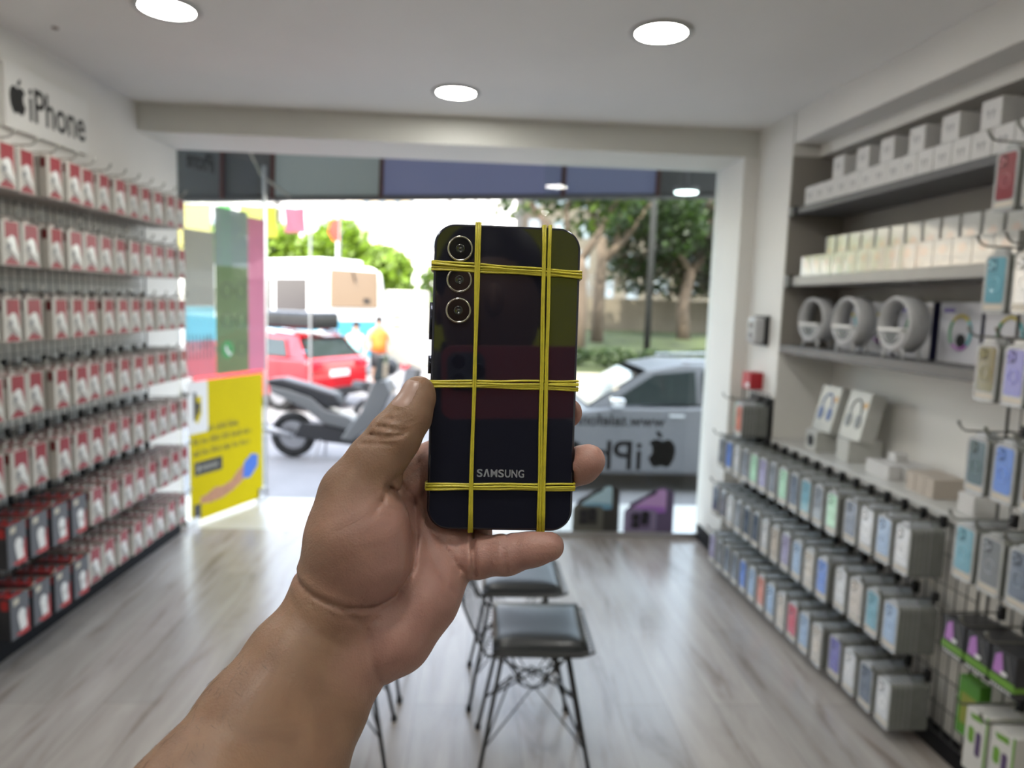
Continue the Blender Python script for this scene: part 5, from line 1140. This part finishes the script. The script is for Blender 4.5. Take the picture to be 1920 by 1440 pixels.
# light smoothing that keeps the creases
for _ in range(2):
    acc = np.zeros_like(HV); cnt = np.zeros(len(HV))
    for q in range(4):
        a, b = HF[:, q], HF[:, (q+1) % 4]; np.add.at(acc, a, HV[b]); np.add.at(acc, b, HV[a]); np.add.at(cnt, a, 1); np.add.at(cnt, b, 1)
    HV = HV*.45+.55*acc/np.maximum(cnt, 1)[:, None]
def skin_mat():
    m = bpy.data.materials.new('skin'); m.use_nodes = True; n = m.node_tree; p = n.nodes['Principled BSDF']; L = n.links.new
    at = n.nodes.new('ShaderNodeAttribute'); at.attribute_name = 'palm'; tc = n.nodes.new('ShaderNodeTexCoord')
    def noise(s, det=4, dis=0.): x = n.nodes.new('ShaderNodeTexNoise'); x.inputs['Scale'].default_value = s; x.inputs['Detail'].default_value = det; x.inputs['Distortion'].default_value = dis; L(tc.outputs['Object'], x.inputs['Vector']); return x
    mx = n.nodes.new('ShaderNodeMixRGB'); mx.inputs[1].default_value = (.250, .152, .098, 1); mx.inputs[2].default_value = (.36, .205, .172, 1); L(at.outputs['Fac'], mx.inputs[0])
    n1 = noise(38, 5, .8); r = n.nodes.new('ShaderNodeValToRGB'); r.color_ramp.elements[0].position = .32; r.color_ramp.elements[1].position = .68; r.color_ramp.elements[0].color = (.80, .72, .70, 1); r.color_ramp.elements[1].color = (1.10, 1.06, 1.02, 1)
    L(n1.outputs['Fac'], r.inputs[0]); mu = n.nodes.new('ShaderNodeMixRGB'); mu.blend_type = 'MULTIPLY'; mu.inputs[0].default_value = .8; L(mx.outputs[0], mu.inputs[1]); L(r.outputs[0], mu.inputs[2]); L(mu.outputs[0], p.inputs['Base Color'])
    p.inputs['Roughness'].default_value = .46; p.inputs['Specular IOR Level'].default_value = .4
    p.inputs['Subsurface Weight'].default_value = .25; p.inputs['Subsurface Radius'].default_value = (1, .35, .2); p.inputs['Subsurface Scale'].default_value = .003
    w1 = n.nodes.new('ShaderNodeTexVoronoi'); w1.inputs['Scale'].default_value = 900; L(tc.outputs['Object'], w1.inputs['Vector'])
    n2 = noise(420, 6, 1.5); n3 = noise(110, 5, 2.0)
    a1 = n.nodes.new('ShaderNodeMath'); a1.operation = 'MULTIPLY_ADD'; L(n2.outputs['Fac'], a1.inputs[0]); a1.inputs[1].default_value = .6; L(n3.outputs['Fac'], a1.inputs[2])
    a2 = n.nodes.new('ShaderNodeMath'); a2.operation = 'MULTIPLY_ADD'; L(w1.outputs['Distance'], a2.inputs[0]); a2.inputs[1].default_value = .35; L(a1.outputs[0], a2.inputs[2])
    bp = n.nodes.new('ShaderNodeBump'); bp.inputs['Strength'].default_value = .38; bp.inputs['Distance'].default_value = .0007; L(a2.outputs[0], bp.inputs['Height']); L(bp.outputs[0], p.inputs['Normal'])
    return m
me = bpy.data.meshes.new('person'); me.from_pydata((HV*MM).tolist(), [], HF.tolist()); me.materials.append(skin_mat())
me.polygons.foreach_set('use_smooth', [True]*len(me.polygons))
# redder palm and fingertips, tanner wrist and arm (the skin's own colour)
def seg_d(V, c):
    best = np.full(len(V), 1e9)
    for a, b in zip(c[:-1], c[1:]):
        a = np.array(a[:3]); b = np.array(b[:3]); t = np.clip(((V-a)@(b-a))/((b-a)@(b-a)), 0, 1); best = np.minimum(best, np.linalg.norm(V-a-t[:, None]*(b-a), axis=1))
    return best
dp = np.minimum.reduce([seg_d(HV, c) for c in (THENAR2, HYPO, PALM, PALM3, PALM4, PINKY, RING, MIDDLE)]); df = np.minimum(seg_d(HV, FORE_A), seg_d(HV, FORE_B)); dt = np.minimum(seg_d(HV, THUMB), seg_d(HV, THENAR))
pal = np.clip(.5+(np.minimum(df, dt+4)-dp)/22, 0, 1)
at = me.attributes.new('palm', 'FLOAT', 'POINT'); at.data.foreach_set('value', pal.astype(np.float32))
person_ = bpy.data.objects.new('person', me); COL.objects.link(person_); person_.matrix_world = HM
tag(person_, 'left hand and bare forearm of a person holding up the black phone', 'person')
# thumbnail: a slightly raised plate following the skin
def inpoly(x, y, poly):
    c = np.zeros(len(x), bool); j = len(poly)-1
    for i in range(len(poly)):
        xi, yi = poly[i]; xj, yj = poly[j]; c ^= ((yi > y) != (yj > y)) & (x < (xj-xi)*(y-yi)/(yj-yi+1e-9)+xi); j = i
    return c
nrm = np.zeros_like(HV); e1 = HV[HF[:, 2]]-HV[HF[:, 0]]; e2 = HV[HF[:, 3]]-HV[HF[:, 1]]; fn = np.cross(e1, e2)
for q in range(4): np.add.at(nrm, HF[:, q], fn)
nrm /= np.linalg.norm(nrm, axis=1)[:, None]+1e-9
if (nrm*(HV-HV.mean(0))).sum() < 0: nrm = -nrm
tt = np.array(THUMB[-1][:3])
# nail frame: facing up-left and a little to the viewer
nd = np.array([-.54, .05, .84]); nd /= np.linalg.norm(nd)
ta = np.array(THUMB[-1][:3])-np.array(THUMB[-3][:3]); ta -= nd*(ta@nd); ta /= np.linalg.norm(ta); tb = np.cross(ta, nd)
from mathutils.bvhtree import BVHTree
bvh = BVHTree.FromPolygons(HV.tolist(), HF.tolist()); b = MB(); cN = tt; vs = []; N1, N2 = 16, 14
for i in range(N1+1):
    for j in range(N2+1):
        u = i/N1; v = -1+2*j/N2
        wv = 6.0*(1-.08*u)*math.sqrt(max(0, 1-max(0, (u-.78)/.22)**2*.6))*math.sqrt(max(0, 1-max(0, (.16-u)/.16)**2*.6)); la = -8.4+14.2*u; x = v*wv
        o3 = cN+ta*la+tb*x; h_ = bvh.ray_cast(Vector(o3+nd*40), Vector(-nd))
        hh = min(h_[3], 34.5) if h_[0] is not None else 33.; hgt = 40-hh
        lift = .55*(1-abs(v)**4)*(1-max(0, (.2-u)/.2))-.10
        vs.append(mm(tuple(o3+nd*(hgt+lift))))
b.add(vs, [(i*(N2+1)+j, i*(N2+1)+j+1, (i+1)*(N2+1)+j+1, (i+1)*(N2+1)+j) for i in range(N1) for j in range(N2)])
M_nail = mat('nail', (.36, .228, .185), .38, var=.04, scale=60)
nl = b.build('thumbnail', M_nail, person_, smooth=True); so = nl.modifiers.new('thick', 'SOLIDIFY'); so.thickness = .0007; so.offset = -1
# arm hair: fine curved strands on the radial side of the forearm
rg = np.random.default_rng(5); dfa = seg_d(HV, FORE_A[:]) ; sel = np.where((HV[:, 1] < -128) & (HV[:, 1] > -185) & (nrm[:, 2] > -.3) & (nrm[:, 2] < .93) & (nrm[:, 0] < .12))[0]
sel2 = np.where((HV[:, 1] < -60) & (HV[:, 1] > -132) & (nrm[:, 0] < -.75))[0]
b = MB(); pick = np.concatenate([rg.choice(sel, min(170, len(sel)), replace=False), rg.choice(sel2, min(14, len(sel2)), replace=False)])
for i in pick:
    p = Vector(HV[i]); nn = Vector(nrm[i]); t = Vector((.35, -.9, .1)); t = (t-nn*t.dot(nn)).normalized(); sd_ = nn.cross(t); L_ = rg.uniform(3, 8.5); cv = rg.uniform(-.6, .6)
    b.tube([tuple((p+nn*(-.3+1.6*s-1.1*s*s*1.0)*(.5+.5)+t*L_*s+sd_*cv*L_*s*s)*MM) for s in (0, .25, .5, .75, 1.0)], [.06*MM, .055*MM, .05*MM, .035*MM, .012*MM], 4)
b.build('arm_hair', mat('hair_strand', (.035, .02, .012), .5), person_)
b = MB(); sp_ = Vector((-121, -118, 40))
# ---- the photographer behind the camera: sleeve, shirt and head (seen only mirrored in the phone)
inv = HM.inverted(); M_shirt = mat('shirt_navy', (.018, .019, .028), .9, var=.2, scale=20)
def wl(p): return tuple(inv @ Vector(p))
elb = HM @ Vector((-.205, -.232, .098)); sho = Vector((-.22, -.32, 1.38))
b = MB(); b.tube([tuple(inv @ elb), tuple(inv @ (elb*.6+sho*.4)), tuple(inv @ sho)], [.046, .058, .075], 16)
secs = [(1.0, .19, .12), (1.2, .20, .125), (1.40, .22, .12), (1.48, .15, .10), (1.53, .07, .07), (1.60, .06, .06)]
n = 20; vs = [wl((.02+rx*math.cos(2*math.pi*j/n), -.38+ry*math.sin(2*math.pi*j/n), z-.02)) for z, rx, ry in secs for j in range(n)]
b.add(vs, [(i*n+j, i*n+(j+1) % n, (i+1)*n+(j+1) % n, (i+1)*n+j) for i in range(len(secs)-1) for j in range(n)]+[tuple(range(n))])
sho2 = Vector((.20, -.36, 1.40)); b.tube([wl(sho2), wl((.34, -.25, 1.24)), wl((.22, -.085, 1.42))], [.06, .05, .032], 12)
b.build('shirt', M_shirt, person_, smooth=True)
b = MB(); b.T = inv; b.ell((.035, -.34, 1.635), (.078, .095, .115), 14); b.ell((.035, -.24, 1.625), (.013, .018, .024), 6)
for sx in (-1, 1): b.ell((.035+sx*.079, -.34, 1.63), (.010, .02, .03), 6)
b.build('head', mat('face_skin', (.20, .11, .075), .5), person_, smooth=True)
b = MB(); b.T = inv; b.ell((.035, -.355, 1.675), (.088, .10, .10), 12); b.build('hair', M_hair, person_, smooth=True)
# the camera phone it is photographed with, landscape, behind the lens position
r = empty('camera_phone', (0, 0, 0), 0, 'pink smartphone taking the picture, mirrored faintly in the black phone', 'smartphone'); r.matrix_world = cm
b = MB(); b.prism(rrect(.160, .078, .012, 6, .052, -.012), 2, .006, .015); b.build('pink_case', mat('case_pink', (.40, .085, .10), .45), r, bevel=.001)
b = MB(); b.prism(rrect(.040, .040, .010, 6, -.002, .0), 2, .0035, .0062); b.build('camera_plateau', mat('case_greyblue', (.07, .09, .12), .35), r, bevel=.0006)
b = MB()
for x, y in ((-.010, .010), (-.010, -.010), (.011, .0)): b.lathe([(.0075, .0034), (.0075, .0018), (.0068, .0014), (.001, .0016)], (x, y, 0), 20)
b.build('lenses', M_lens, r)
# yellow-green board on the back wall, mirrored in the phone
b = MB(); b.box(-.12, 1.0, -1.62, -1.59, 1.72, 2.36); o = b.build('display_board', mat('board_lime', (.62, .66, .01), .5)); tag(o, 'yellow-green display board behind the photographer, mirrored in the black phone', 'board')
b = MB(); b.box(-.06, -.02, -1.63, -1.60, 0, 1.72); b.box(.90, .94, -1.63, -1.60, 0, 1.72); b.build('stand', M_black, o)
